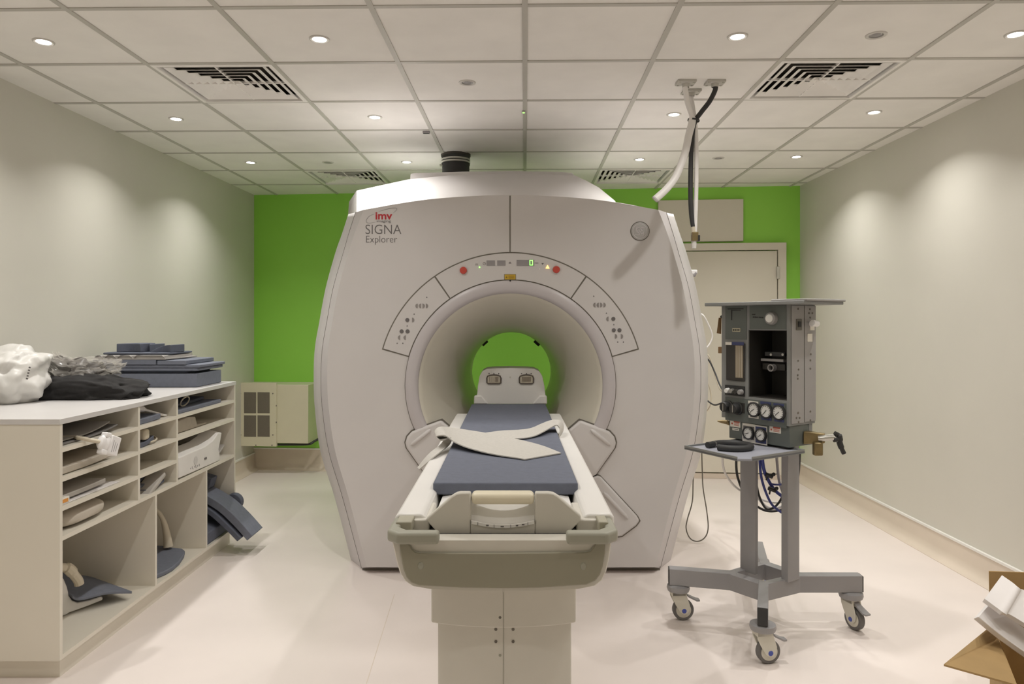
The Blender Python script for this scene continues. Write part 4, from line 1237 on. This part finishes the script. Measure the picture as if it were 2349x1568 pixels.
# ---------------------------------------------------------------- wheeled gas machine on the right
CN = at(1811, 0, 3.2); CN = V((CN.x, CN.y, 0))           # near front corner of the cabinet
U_ = V((-.5535, .8328, 0)); V_ = V((.8328, .5535, 0))    # along the front, into the depth
def cab(s, t, z): return CN + U_ * s + V_ * t + V((0, 0, z))
def cfr(px, py, t=0.0):
    k = (px - PX) / F; B = CN + V_ * t
    s = (k * B.y - B.x) / (U_.x - k * U_.y)
    P = B + U_ * s
    return s, CZ - (py - PY) * P.y / F
def csd(px, py):
    k = (px - PX) / F
    t = (k * CN.y - CN.x) / (V_.x - k * V_.y)
    P = CN + V_ * t
    return t, CZ - (py - PY) * P.y / F
GM = thing('gas_machine', 'grey wheeled anaesthetic gas machine with gauges, on a four-armed caster base', 'medical machine', (1.19, 3.38, 0))
def cbox(s0, s1, t0, t1, z0, z1, name, m, par=GM, **k):
    a = [cab(s, t, z0) for s, t in ((s0, t0), (s1, t0), (s1, t1), (s0, t1))]
    return MB().loft([a, [p + V((0, 0, z1 - z0)) for p in a]], cap=True).build(name, m, par, **k)
W_F = cfr(1655.5, 800)[0]
DP = csd(1869.5, 800)[0]
ZB, ZTp = .955, 1.497
s_col = cfr(1717, 800)[0]; s_in = cfr(1805, 800)[0]
z_hi = cfr(1760, 757)[1]; z_lo = cfr(1760, 914)[1]
# cabinet shell round the dark bay
mb = MB()
def cb(mb, s0, s1, t0, t1, z0, z1):
    a = [cab(s, t, z0) for s, t in ((s0, t0), (s1, t0), (s1, t1), (s0, t1))]
    mb.loft([a, [p + V((0, 0, z1 - z0)) for p in a]], cap=True)
cb(mb, 0, W_F, DP - .012, DP, ZB, ZTp)
cb(mb, 0, s_in, 0, DP - .012, ZB, ZTp)
cb(mb, s_col, W_F, 0, DP - .012, ZB, ZTp)
cb(mb, s_in, s_col, 0, DP - .012, z_hi, ZTp)
cb(mb, s_in, s_col, 0, DP - .012, ZB, z_lo)
BODY = mb.build('cabinet', M_GREY, GM)
# front sheet pieces (darker enamel)
def fpl(x0, x1, y0, y1, name, m, par=GM, t=-.002, th=.003, **k):
    s0, z1 = cfr(x0, y0)[0], 0
    s1 = cfr(x1, y0)[0]
    # constant heights measured at the piece's middle column
    xm = (x0 + x1) / 2
    zt, zb = cfr(xm, y0)[1], cfr(xm, y1)[1]
    return cbox(s1, s0, t, t + th, zb, zt, name, m, par, **k)
fpl(1664.5, 1713, 699, 778, 'front_panel', M_DGREEN)
fpl(1720, 1804, 699, 755, 'front_panel', M_DGREEN)
fpl(1664.5, 1804, 917, 972, 'front_panel', M_DGREEN)
bay_t = .11
cbox(s_in, s_col, DP - .02, DP - .013, z_lo, z_hi, 'bay_back', M_BAY)
cbox(s_col - .001, s_col - .004, .004, DP - .013, z_lo, z_hi, 'bay_side', M_BAY)
cbox(s_in + .001, s_in + .004, .004, DP - .013, z_lo, z_hi, 'bay_side', M_BAY)
cbox(s_in, s_col, .004, DP - .013, z_lo, z_lo + .003, 'bay_floor', M_BAY)
cbox(s_in, s_col, .004, DP - .013, z_hi - .003, z_hi, 'bay_roof', M_BAY)
# bracket, bar and mount in the bay
a = cfr(1757, 806, .06), cfr(1803, 818, .06)
cbox(a[1][0], a[0][0], .05, .07, a[1][1], a[0][1], 'mount_bracket', M_BLACK, bevel=.003)
for x in (1770, 1797):
    s_, z_ = cfr(x, 813, .05)
    MB().disc(cab(s_, .05, z_), -V_, .006, .006, 14).build('bracket_pin', M_STEEL, GM)
a = cfr(1751, 821, .08), cfr(1803, 830, .08)
cbox(a[1][0], a[0][0], .06, .085, a[1][1], a[0][1], 'back_bar', M_GREYL, bevel=.002)
a = cfr(1752, 832, .08), cfr(1804, 850, .08)
cbox(a[1][0], a[0][0], .07, .085, a[1][1], a[0][1], 'back_bar', M_BAY, bevel=.002)
s_, z_ = cfr(1772, 843, .06)
MB().lathe([(0, 0), (.012, 0), (.017, .004), (.017, .03), (.012, .03), (.012, .006)], frame(cab(s_, .075, z_), -V_), 24).build('mount_post', M_GREYL, GM)
# knob on the upper panel
s_, z_ = cfr(1772, 730)
K = MB().lathe([(0, .022), (.022, .022), (.027, .018), (.03, 0)], frame(cab(s_, -.002, z_), -V_), 32).build('dial_knob', M_GREYL, GM)
MB().lathe([(0, .0255), (.017, .0255), (.019, .022)], frame(cab(s_, -.002, z_), -V_), 32).build('knob_face', M_DIAL, K)
# flow-meter window
FW = fpl(1667.5, 1710, 787, 873, 'flow_meter', M_BAY, t=-.008, th=.008, bevel=.004)
fpl(1690, 1707, 792, 866, 'scale_strip', mat('scale_tan', (.30, .255, .18), .5), FW, t=-.010, th=.003)
for x in (1694, 1699.5, 1705): fpl(x - .5, x + .5, 793, 865, 'flow_tube', mat('tube_pale', (.5, .44, .36), .4), FW, t=-.0115, th=.002)
fpl(1667, 1681, 784, 790.5, 'label', M_PAPER, FW, t=-.0095, th=.002)
fpl(1682, 1709, 784, 791, 'label', M_LBLUE, FW, t=-.0095, th=.002, label='dark blue strip above the flow meter')
fpl(1681, 1699, 752, 760.5, 'label', mat('label_cream', (.5, .46, .34), .5), GM, t=-.004, th=.002)
mb = MB()
def fline(mb, x0, x1, y, h=.9, t=-.005):
    s0, z0 = cfr(x0, y - h); s1, z1 = cfr(x1, y + h)
    cb(mb, s1, s0, t, t + .002, min(z0, z1), max(z0, z1))
fline(mb, 1670, 1706, 708, .7, -.0035); 
for k in range(4): fline(mb, 1683 + k * 4, 1685.5 + k * 4, 756.5, 2.0)
fline(mb, 1678, 1680, 722, 12, -.0035); fline(mb, 1680, 1700, 711.5, .6, -.0035)
fline(mb, 1726, 1733, 721, 1.2, -.0035)
mb.build('printed_marks', M_BLACK, GM)
mb = MB()
for k, x in enumerate((1728, 1732, 1736, 1741, 1745, 1749)): fline(mb, x, x + 2.6, 727 + .2 * k, 1.6, -.0035)
mb.build('panel_lettering', M_BLACK, GM)
# knob row under the flow meter
KP = fpl(1665, 1709, 884, 907, 'knob_plate', M_BLACK, t=-.006, th=.006)
for x, y, m in ((1673, 895, M_DIAL), (1683, 896, M_STEEL), (1694, 897.5, M_BAY), (1703, 898.5, M_GREYL)):
    s_, z_ = cfr(x, y)
    MB().lathe([(0, .02), (.010, .02), (.012, .016), (.013, 0)], frame(cab(s_, -.006, z_), -V_), 16).build('flow_knob', m, KP)
for x, y in ((1672, 932), (1694, 936)):
    s_, z_ = cfr(x, y)
    K = MB().lathe([(0, .04), (.021, .04), (.024, .034), (.026, .01), (.031, .006), (.031, 0)], frame(cab(s_, -.003, z_), -V_), 28).build('control_knob', M_BLACK, GM)
    MB().box(cab(s_, -.044, z_), (.003, .003, .034)).build('pointer', M_STEEL, K)
fpl(1683, 1709, 923, 946, 'knob_plate', M_BAY, t=-.0045, th=.003)
# pressure gauges
def gauge(px, py, par, r=.027, t=-.004, ang=40):
    s_, z_ = cfr(px, py)
    M = frame(cab(s_, t, z_), -V_)
    g = MB().lathe([(r * 1.28, 0), (r * 1.28, .012), (r * 1.05, .014), (r, .010)], M, 36).build('gauge', M_BLACK, par)
    MB().lathe([(r * 1.02, .0095), (r * .5, .0098), (0, .0098)], M, 36).build('dial', M_DIAL, g, label='white gauge dial')
    mb = MB()
    for k in range(11):
        a = math.radians(225 - 27 * k)
        mb.box(M @ V((r * .82 * math.cos(a), r * .82 * math.sin(a), .0102)), (.002, .0012, .004))
    a = math.radians(ang)
    mb.tube([M @ V((-r * .2 * math.cos(a), -r * .2 * math.sin(a), .011)), M @ V((r * .7 * math.cos(a), r * .7 * math.sin(a), .011))], .0012, 6)
    mb.build('needle', M_BLACK, g)
    return g
GP = fpl(1717, 1803, 920, 967, 'gauge_panel', M_DGREEN, t=-.004, th=.003)
for (x, y, a) in ((1732.3, 938.5, 215), (1760.5, 942, 230), (1789.5, 945.5, 220)): gauge(x, y, GP, ang=a)
for x0, x1, y0, y1 in ((1718, 1741, 919.5, 926), (1719, 1742, 952.5, 958.5)):
    fpl(x0, x1, y0, y1, 'label', M_PAPER, GP, t=-.006, th=.002)
for x0, x1, y0, y1 in ((1746, 1770, 921, 927), (1748, 1771, 956, 963), (1776, 1800, 925, 930), (1778, 1800, 961, 967)):
    fpl(x0, x1, y0, y1, 'label', M_LBLUE, GP, t=-.006, th=.002)
mb = MB()
for x0, x1, y in ((1721, 1738, 922.7), (1722, 1739, 955.5)): fline(mb, x0, x1, y, .6, -.0068)
mb.build('label_print', M_TEXT, GP)
# lower box under the cabinet
lo0, lo1 = cfr(1670, 990)[0], 0.004
ZL0 = .858
LBX = cbox(lo1, lo0, .008, .15, ZL0, ZB, 'lower_box', M_DGREEN, bevel=.003)
def fp2(x0, x1, y0, y1, name, m, par, t, th=.002, **k):
    xm = (x0 + x1) / 2
    return cbox(cfr(x1, y0, t)[0], cfr(x0, y0, t)[0], t, t + th, cfr(xm, y1, t)[1], cfr(xm, y0, t)[1], name, m, par, **k)
G1 = fp2(1703, 1731, 971, 1014, 'gauge_plate', M_PAPER, LBX, .004, .004)
G2 = fp2(1730.5, 1759, 976, 1019, 'gauge_plate', M_PAPER, LBX, .0042, .004)
fp2(1705, 1729, 977, 1007, 'plate_face', M_TEXT, G1, .002, .003)
fp2(1733, 1757, 979, 1016, 'plate_face', M_LBLUE, G2, .002, .003)
gauge(1718, 992.5, G1, .024, .002, 200); gauge(1746.5, 997, G2, .024, .002, 215)
for x0, x1, y0, y1 in ((1675, 1698, 963.5, 979), (1765, 1791, 977.5, 992.5)):
    L_ = fp2(x0, x1, y0, y1, 'label', M_PAPER, LBX, .005, .003)
    fp2(x0 + 8, x1 - 1.5, y0 + 1.5, y0 + 5.5, 'label_band', M_LREDP, L_, .0042, .002)
    for k in range(3): fp2(x0 + 9, x1 - 3, y0 + 7 + k * 2.2, y0 + 8 + k * 2.2, 'label_print', M_LREDP, L_, .0042, .002)
    fp2(x0 + 2.5, x0 + 6, y0 + 5, y0 + 9, 'label_symbol', M_LREDP, L_, .0042, .002)
L_ = fp2(1680, 1695, 981.5, 987, 'label', M_PAPER, LBX, .005, .003)
fp2(1682, 1693, 983.6, 984.8, 'label_print', M_TEXT, L_, .0042, .002)
# side sheet: seam, screws, switch, white elbow
ts = csd(1843.5, 800)[0]
SD = cbox(-.004, .0, .012, ts - .003, ZB + .01, ZTp - .004, 'side_panel', M_GREYL)
SD2 = cbox(-.004, .0, ts + .003, DP, ZB + .012, ZTp - .004, 'side_panel', M_GREYL)
cbox(-.001, .0, ts - .003, ts + .003, ZB + .01, ZTp - .004, 'side_joint', M_SEAM)
def sdot(px, py, r, m=M_SEAM, par=SD, th=.003, name='screw'):
    t_, z_ = csd(px, py)
    return MB().disc(cab(-.003, t_, z_), -U_, r, th, 12).build(name, m, par)
for x, y in ((1829, 708), (1829, 827), (1830, 847), (1828, 860), (1828, 868), (1829, 946), (1825, 957.5), (1832.5, 957.5), (1830, 967)): sdot(x, y, .0045)
for x, y in ((1856, 709), (1854, 718), (1861.5, 718), (1856.5, 728), (1858, 812), (1857, 826), (1857, 845), (1857, 943), (1857, 963)): sdot(x, y, .0045, par=SD2)
t0, z0 = csd(1824, 731); t1, z1 = csd(1837, 757)
SWp = cbox(-.007, -.003, t0, t1, z1, z0, 'switch', mat('switch_brown', (.13, .12, .10), .4), SD, bevel=.002)
t0, z0 = csd(1827.5, 737); t1, z1 = csd(1834, 750)
cbox(-.011, -.006, t0, t1, z1, z0, 'rocker', M_BLACK, SWp, bevel=.002)
t_, z_ = csd(1852, 742)
E = MB().tube(spline([cab(-.003, t_ + .02, z_), cab(-.03, t_ + .02, z_), cab(-.042, t_ + .006, z_), cab(-.045, t_ - .03, z_ + .004)], 6), .0135, 14).build('elbow_port', M_PLUG, GM)
for x0, x1, y0, y1 in ((1850, 1861, 765, 783), (1856, 1866, 747, 757)):
    t0, z0 = csd(x0, y0); t1, z1 = csd(x1, y1)
    cbox(-.006, -.003, t0, t1, z1, z0, 'label', M_PAPER, SD2)
# left-hand fittings
p = cab(W_F, .03, cfr(1655, 740)[1])
TG = MB().lathe([(0, 0), (.011, 0), (.011, .02), (.006, .024), (.006, .03)], frame(p + V((0, 0, .03)), U_), 16).build('tag_knob', M_BLACK, GM)
q = p + U_ * .034
MB().prism([q + V((-.008, 0, .025)), q + V((.006, 0, .025)), q + V((.004, 0, -.055)), q + V((-.018, 0, -.052))], (.002, .006, 0)).build('hanging_tag', M_TAG, TG)
z_ = cfr(1655, 803)[1]
cbox(W_F, W_F + .04, .02, .06, z_ - .016, z_ + .016, 'side_socket', M_TAG, bevel=.002)
p = cab(lo0, .05, .925)
MB().tube([p, p + U_ * .012 + V((-.02, 0, 0)), p + V((-.03, .02, .002)), p + V((-.055, .03, .004)), p + V((-.075, .035, .006))], [.011, .012, .011, .008, .003], 12).build('hose_barb', M_BRONZE, GM)
# top shelf, two layers
cbox(-.11, W_F + .06, -.055, DP + .05, ZTp, ZTp + .016, 'top_shelf', M_GREY, bevel=.003)
cbox(-.118, .06, -.05, DP + .055, ZTp + .014, ZTp + .024, 'shelf_leaf', M_GREYL, bevel=.003)
# tray with raised lip
ZTr = .853
tr = [atz(1706, 1052, ZTr), atz(1846, 1031, ZTr), None, atz(1570, 1022, ZTr)]
tr[2] = tr[1] + (tr[3] - tr[0])
nF = [tr[0] + (tr[1] - tr[0]) * .13, tr[0] + (tr[3] - tr[0]) * .10]
outl = [nF[0] , tr[1], tr[2], tr[3], nF[1]]
MB().prism([V((p.x, p.y, ZTr - .014)) for p in outl], (0, 0, .008)).build('tray', M_TRAY, GM)
c_ = sum(outl, V((0, 0, 0))) / 5
mb = MB()
for i in range(5):
    p, q = outl[i], outl[(i + 1) % 5]
    if i == 4:
        d1 = 0
    pi = p + (c_ - p).normalized() * .01; qi = q + (c_ - q).normalized() * .01
    h = .018 if i != 4 else .003
    mb.prism([V((a.x, a.y, ZTr - .016)) for a in (p, q, qi, pi)], (0, 0, h))
mb.build('tray_rim', M_GREY, GM)
# yoke clamp on the right side
yk = cab(-.0, .10, .895)
mb = MB()
mb.hexa([yk + V((0, 0, .03)), yk + V((0, 0, -.03)), yk + V((.03, .03, -.03)), yk + V((.03, .03, .03))],
        [yk + V((.085, -.03, .022)), yk + V((.085, -.03, -.02)), yk + V((.10, .0, -.02)), yk + V((.10, .0, .022))])
YK = mb.build('yoke', M_BRONZE, GM, bevel=.004)
MB().tube([yk + V((.06, -.02, .0)), yk + V((.12, -.045, .01)), yk + V((.135, -.05, -.005))], [.014, .014, .010], 12).build('yoke_screw', M_STEEL, YK)
mb = MB()
h0 = yk + V((.14, -.05, .0))
mb.tube(spline([h0 + V((-.02, 0, .03)), h0 + V((.0, 0, .018)), h0 + V((.002, 0, -.01)), h0 + V((.012, 0, -.04)), h0 + V((.022, 0, -.062))], 5), [.009] * 5 + [.013] * 10 + [.010] * 6, 10)
mb.tube([h0 + V((-.025, 0, .0)), h0 + V((.012, 0, .004))], [.012, .012], 10)
mb.build('tee_handle', M_BLACK, YK)
MB().bb(yk.x + .035, yk.x + .075, yk.y - .04, yk.y - .01, yk.z - .075, yk.z - .015).build('yoke_block', M_BRONZE, YK, bevel=.006)
cbox(.004, lo0 - .03, .15, .175, ZL0, ZB, 'rear_box', M_GREY)
# posts, hub and arms
ZA0, ZA1 = .170, .247
HC = V((1.195, 3.375, 0))
def pb(c, a, b, z0, z1, name, m=M_FRAME, **k):
    """post: centre c, half sizes a along the front, b along the depth"""
    P = [c + U_ * sa * a + V_ * sb * b for sa, sb in ((-1, -1), (1, -1), (1, 1), (-1, 1))]
    return MB().loft([[V((p.x, p.y, z0)) for p in P], [V((p.x, p.y, z1)) for p in P]], cap=True).build(name, m, GM, **k)
pl = atz(1714.5, 1308, ZA1); pr = atz(1811.5, 1325, ZA1)
pb(pl + U_ * .0 + V_ * .012, .044, .010, ZA1 - .01, ZTr - .015, 'post', bevel=.003)
pb(pr + V_ * .005, .018, .043, ZA1 - .01, ZTr + .09, 'post', bevel=.003)
# hub: a square ring of tube, its corners towards the arms
cor = [atz(1751, 1341, ZA1), atz(1853, 1317, ZA1), atz(1752, 1284, ZA1), atz(1659, 1311, ZA1)]
cen = sum(cor, V((0, 0, 0))) / 4
mb = MB()
inn = [c + (cen - c) * .33 for c in cor]
lw = lambda L: [V((p.x, p.y, ZA0)) for p in L]
mb.loft([lw(cor), cor, inn, lw(inn)], loop=True)
mb.build('hub_frame', M_FRAME, GM, bevel=.003)
cast = [V((1.045, 2.993, 0)), V((1.577, 3.343, 0)), None, V((.794, 3.43, 0))]
cast[2] = cast[1] + cast[3] - cast[0] + V((-.02, .02, 0))
for i in range(4):
    c = V((cor[i].x, cor[i].y, 0)); e = cast[i]
    d = (e - V((cen.x, cen.y, 0))).normalized(); sd = V((-d.y, d.x, 0)) * (.0215 if i in (0, 2) else .026)
    a = c - d * .06; e2_ = e + d * .043
    ARM = MB().prism([V((p.x, p.y, ZA0)) for p in (a - sd, e2_ - sd, e2_ + sd, a + sd)], (0, 0, ZA1 - ZA0 + .001)).build('base_arm', M_FRAME, GM, bevel=.003)
    MB().prism([V((p.x, p.y, ZA0 + .003)) for p in (e2_ - sd * .95, e2_ - sd * .95 + d * .004, e2_ + sd * .95 + d * .004, e2_ + sd * .95)], (0, 0, ZA1 - ZA0 - .005)).build('end_cap', M_BLACK, ARM)
def caster(c, yaw, brake=True):
    M = Matrix.Translation(c) @ Matrix.Rotation(yaw, 4, 'Z')
    x = MB().lathe([(.012, ZA0), (.038, ZA0), (.052, ZA0 - .006), (.054, ZA0 - .018), (.05, ZA0 - .03), (.03, ZA0 - .034), (0, ZA0 - .034)], M, 36).build('caster', M_FRAME, GM, label='swivel caster with grey bumper disc and cream fork')
    off = .022
    # fork: two cheeks and a crown (axle along local Y)
    mb = MB()
    prof = [(-.036, .138), (.03, .138), (.036, .118), (.05, .075), (.048, .05), (.036, .034), (.018, .032), (.0, .045), (-.022, .085), (-.034, .11)]
    for y0, y1 in ((-.026, -.019), (.019, .026)):
        A = [M @ V((a, y0, b)) for a, b in prof]; B = [M @ V((a, y1, b)) for a, b in prof]
        mb.loft([A, B], cap=True)
    mb2 = [M @ V(p) for p in ((-.036, -.026, .12), (.032, -.026, .12), (.032, .026, .12), (-.036, .026, .12))]
    mb.prism(mb2, (0, 0, .018))
    mb.build('fork', M_CAST, x, bevel=.002)
    Mw = M @ Matrix.Translation((off, 0, .05)) @ Matrix.Rotation(PI / 2, 4, 'X')
    wv = MB().lathe([(.036, -.014), (.046, -.015), (.050, -.010), (.0505, 0), (.050, .010), (.046, .015), (.036, .014)], Mw, 40).build('wheel', M_TYRE, x)
    MB().lathe([(0, -.0165), (.03, -.016), (.037, -.0135), (.037, .0135), (.03, .016), (0, .0165)], Mw, 32).build('wheel_hub', M_CAST, x)
    for sg in (-1, 1):
        MB().lathe([(0, sg * .0285), (.009, sg * .0285), (.011, sg * .026)], Mw, 20).build('axle_cap', M_CAPBLUE, x)
    if brake:
        A = [M @ V(p) for p in ((.03, -.012, .128), (.05, -.016, .112), (.085, -.018, .095), (.10, -.014, .094))]
        B = [M @ V(p) for p in ((.03, .012, .128), (.05, .016, .112), (.085, .018, .095), (.10, .014, .094))]
        MB().strip(A, B, .007).build('brake_lever', M_FRAME, x)
caster(cast[0], math.radians(8)); caster(cast[3], math.radians(2)); caster(cast[1], math.radians(-70)); caster(cast[2], math.radians(60), False)
# hose lying on the tray
cc = atz(1678, 1026, ZTr)
pts = []
for k in range(30):
    a = math.radians(150 - k * 10.2)
    pts.append(V((cc.x + .085 * math.cos(a), cc.y + .075 * math.sin(a), ZTr + .008)))
pts = [pts[0] + V((-.03, -.02, 0))] + pts
o = MB().tube(pts, .0145, 12).build('rubber_hose', M_RUBBER); tag(o, 'short black rubber hose curled on the machine tray', 'hose')
MB().tube([pts[1] + (pts[2] - pts[1]) * .1, pts[2]], .0158, 12).build('hose_clip', M_STEEL, o)
# hoses looping below the tray, between the posts
def hose(L, r, m, name='hanging_hose', label='', n=8):
    o = MB().tube(spline([at(x, y, Y) for x, y, Y in L], n), r, 10).build(name, m)
    return tag(o, label, 'hose', 'hoses under the machine tray')
hose([(1657, 1040, 3.42), (1659, 1070, 3.44), (1670, 1096, 3.46), (1692, 1120, 3.48), (1730, 1138, 3.5), (1768, 1151, 3.5), (1798, 1148, 3.5), (1812, 1120, 3.48), (1806, 1070, 3.45), (1800, 1035, 3.42)], .0055, M_HOSEW, label='thin white hose looping from the tray edge behind both posts')
hose([(1690, 1040, 3.44), (1689, 1070, 3.45), (1694, 1100, 3.46), (1712, 1140, 3.47), (1740, 1163, 3.48), (1766, 1172, 3.48), (1796, 1166, 3.48), (1820, 1140, 3.48), (1831, 1090, 3.46), (1835, 1035, 3.40)], .0058, M_RUBBER, label='black hose hanging lowest beneath the machine tray')
hose([(1729, 1045, 3.40), (1734, 1100, 3.41), (1742, 1138, 3.42), (1757, 1166, 3.43), (1774, 1164, 3.43), (1790, 1147, 3.43), (1806, 1110, 3.42)], .0052, M_RUBBER, label='second black hose, curving in front of the white one between posts')
hose([(1742, 1045, 3.36), (1745, 1085, 3.37), (1752, 1115, 3.38), (1764, 1145, 3.39), (1776, 1162, 3.40), (1800, 1176, 3.42), (1812, 1150, 3.44)], .0058, M_HOSEBLUE, label='thin blue hose dropping straight between the posts')
hose([(1748, 1045, 3.35), (1752, 1075, 3.36), (1762, 1100, 3.37), (1776, 1122, 3.38), (1792, 1136, 3.39), (1806, 1142, 3.42), (1815, 1120, 3.44)], .0078, M_HOSEBLUE, label='thicker blue hose with black clips between the posts')
hose([(1760, 1097, 3.375), (1768, 1108, 3.38), (1780, 1111, 3.385), (1796, 1109, 3.40), (1812, 1095, 3.43)], .0045, M_HOSEBLUE, label='short blue branch hose running to the post with two faces')
hose([(1781, 1040, 3.40), (1784, 1075, 3.41), (1788, 1105, 3.42), (1796, 1130, 3.43), (1802, 1150, 3.44)], .0065, M_HOSEG, label='grey hose running down beside the post with two faces')
hose([(1735, 1131, 3.46), (1745, 1148, 3.46), (1758, 1162, 3.46), (1776, 1166, 3.46), (1798, 1160, 3.46)], .0075, M_HOSEW, label='thick white hose section curving low between the posts')
for x, y, lb in ((1766, 1090, 'upper'), (1773, 1122, 'lower')):
    p = at(x, y, 3.355)
    o = MB().tube([p + V((-.02, 0, .006)), p + V((.012, 0, -.006))], .010, 10).build('hose_clip', M_BLACK)
    tag(o, '%s black clip on the blue hoses between the posts' % lb, 'clip')
    MB().blob(p + V((.016, -.004, .006)), (.009, .009, .009), .1, 2, sub=2).build('clip_knob', M_BLACK, o)
    MB().tube([p + V((-.012, -.002, .004)), p + V((-.018, -.004, -.022))], .004, 6).build('clip_tail', M_BLACK, o)

# ---------------------------------------------------------------- hoses hanging from the ceiling
def cplate(px, py, label):
    Y = (CEIL - CZ) * F / (PY - py)
    c = at(px, py, Y); c.z = CEIL
    T = thing('ceiling_hose', label, 'hose', c)
    MB().box(c + V((0, 0, -.006)), (.095, .075, .012)).build('ceiling_plate', M_GRID, T, bevel=.002)
    mb = MB()
    for sx in (-1, 1):
        for sy in (-1, 1): mb.lathe([(0, -.004), (.006, -.004), (.006, 0)], Matrix.Translation(c + V((sx * .036, sy * .026, -.011))), 10)
    mb.build('screws', M_STEEL, T)
    MB().lathe([(.021, -.012), (.017, -.03), (.017, -.012)], Matrix.Translation(c), 20).build('collar', M_GRID, T)
    return T, c + V((0, 0, -.014)), Y
T, c, Y = cplate(1573, 187, 'thick white hose from the ceiling, cut end curving out over the scanner shoulder')
Yt = 3.74
MB().tube(spline([c, at(1572, 200, Y), at(1577, 235, 3.71), at(1588, 272, Yt - .01), at(1580, 310, Yt - .01), at(1571, 352, Yt - .02), at(1552, 402, Yt - .03), at(1530, 432, Yt - .04), at(1503, 457, Yt - .05)], 8), [.0135] * 24 + [.019] * 41, 14).build('hose', M_HOSEW, T)
e = at(1503, 457, Yt - .05)
MB().lathe([(.0145, -.002), (.0145, .003), (.0192, .003), (.0192, -.004)], frame(e, (-.7, 0, -.7)), 18).build('hose_end', M_HOSEG, T)
T, c, Y = cplate(1640, 187, 'black hose from the ceiling beside the white ones, hanging straight down')
MB().tube(spline([c, at(1641, 205, Y), at(1628, 232, 3.7), at(1608, 258, 3.72), at(1594, 279, Yt), at(1588, 310, Yt + .012), at(1585, 370, Yt + .01), at(1584, 440, Yt), at(1586, 490, Yt), at(1591, 524, Yt)], 8), .0125, 12).build('hose', M_RUBBER, T)
MB().tube([at(1590.5, 520, Yt), at(1592.5, 545, Yt)], .013, 14).build('hose_ferrule', M_TAN, T)
T, c, Y = cplate(1585.5, 208, 'thin white hose with metal fitting and clear tip, hanging from the rear ceiling plate')
MB().tube(spline([c, at(1586, 222, Y), at(1590, 250, 3.79), at(1594, 278, Yt + .015), at(1597, 320, Yt + .015), at(1597.5, 400, Yt), at(1596, 470, Yt), at(1594, 532, Yt)], 8), .0115, 12).build('hose', M_HOSEW, T)
ft = at(1593.5, 535, Yt)
FTg = MB().bb(ft.x - .016, ft.x + .016, Yt - .018, Yt + .018, ft.z - .04, ft.z + .006).build('metal_fitting', M_BRONZE, T, bevel=.003)
MB().box((ft.x + .018, Yt - .004, ft.z - .026), (.012, .03, .03)).build('fitting_clip', M_BLACK, FTg, bevel=.002)
MB().tube([ft + V((-.003, 0, -.038)), ft + V((-.004, 0, -.06)), ft + V((-.004, 0, -.078))], [.013, .0135, .012], 14).build('clear_tip', mat('clear_tip', (.85, .83, .8), .15, alpha=.75), T)
q = at(1591, 276, Yt)
MB().lathe([(.027, -.004), (.031, -.004), (.031, .004), (.027, .004), (.027, -.004)], Matrix.Translation(q) @ Matrix.Rotation(.15, 4, 'Y'), 28).build('cable_tie', M_BLACK, T, label='black cable tie binding the three hoses')

# ---------------------------------------------------------------- cables beside the scanner
def cable(L, r, m, label, name='cable', n=8):
    o = MB().tube(spline([at(x, y, Y) for x, y, Y in L], n), r, 8).build(name, m)
    return tag(o, label, 'cable')
cable([(1590, 1000, 4.75), (1592, 1060, 4.75), (1590, 1105, 4.75), (1588, 1150, 4.7), (1577, 1190, 4.66), (1574, 1212, 4.64), (1583, 1234, 4.62), (1600, 1241, 4.6), (1617, 1232, 4.6), (1624.5, 1210, 4.6), (1621, 1170, 4.6), (1613, 1120, 4.6), (1611, 1080, 4.6), (1610, 1030, 4.6), (1612, 985, 4.6)], .004, M_SEAM, 'thin dark cable hanging in a long loop beside the scanner')
cable([(1600, 720, 4.6), (1612, 722, 4.55), (1624, 742, 4.55), (1634, 768, 4.55), (1630, 785, 4.55), (1618, 800, 4.55), (1602, 808, 4.6)], .005, M_HOSEW, 'white cable bulging out from the scanner side at cabinet-top height')
cable([(1606, 800, 4.6), (1625, 815, 4.55), (1636, 845, 4.55), (1643, 870, 4.5), (1652, 893, 4.4), (1670, 905, 4.2)], .004, M_TAN, 'thin tan cable running from the scanner side down behind the gas machine')
cable([(1610, 815, 4.6), (1626, 826, 4.55), (1640, 854, 4.5), (1650, 880, 4.4), (1664, 905, 4.2)], .005, M_RUBBER, 'dark cable slanting from the scanner side behind the gas machine')
cable([(1605, 905, 4.6), (1622, 918, 4.5), (1638, 928, 4.4), (1655, 924, 4.2), (1672, 914, 4.0)], .005, M_RUBBER, 'dark cable sagging between the scanner side and the gas machine')
cable([(1606, 870, 4.6), (1624, 880, 4.55), (1631, 905, 4.55), (1629, 930, 4.55), (1618, 945, 4.6), (1606, 950, 4.65)], .004, M_TAN, 'short tan cable loop at the scanner side below the dark cables')
WC = thing('wall_connector', 'small white connector block poking out from the scanner shoulder', 'connector', at(1593, 626, 4.55))
MB().box(at(1589, 624, 4.55), (.055, .03, .03)).build('connector_body', M_PLUG, WC, bevel=.006)
MB().box(at(1594, 629, 4.54), (.016, .016, .03), Euler((0, .5, 0))).build('latch', M_LGREY, WC, bevel=.003)
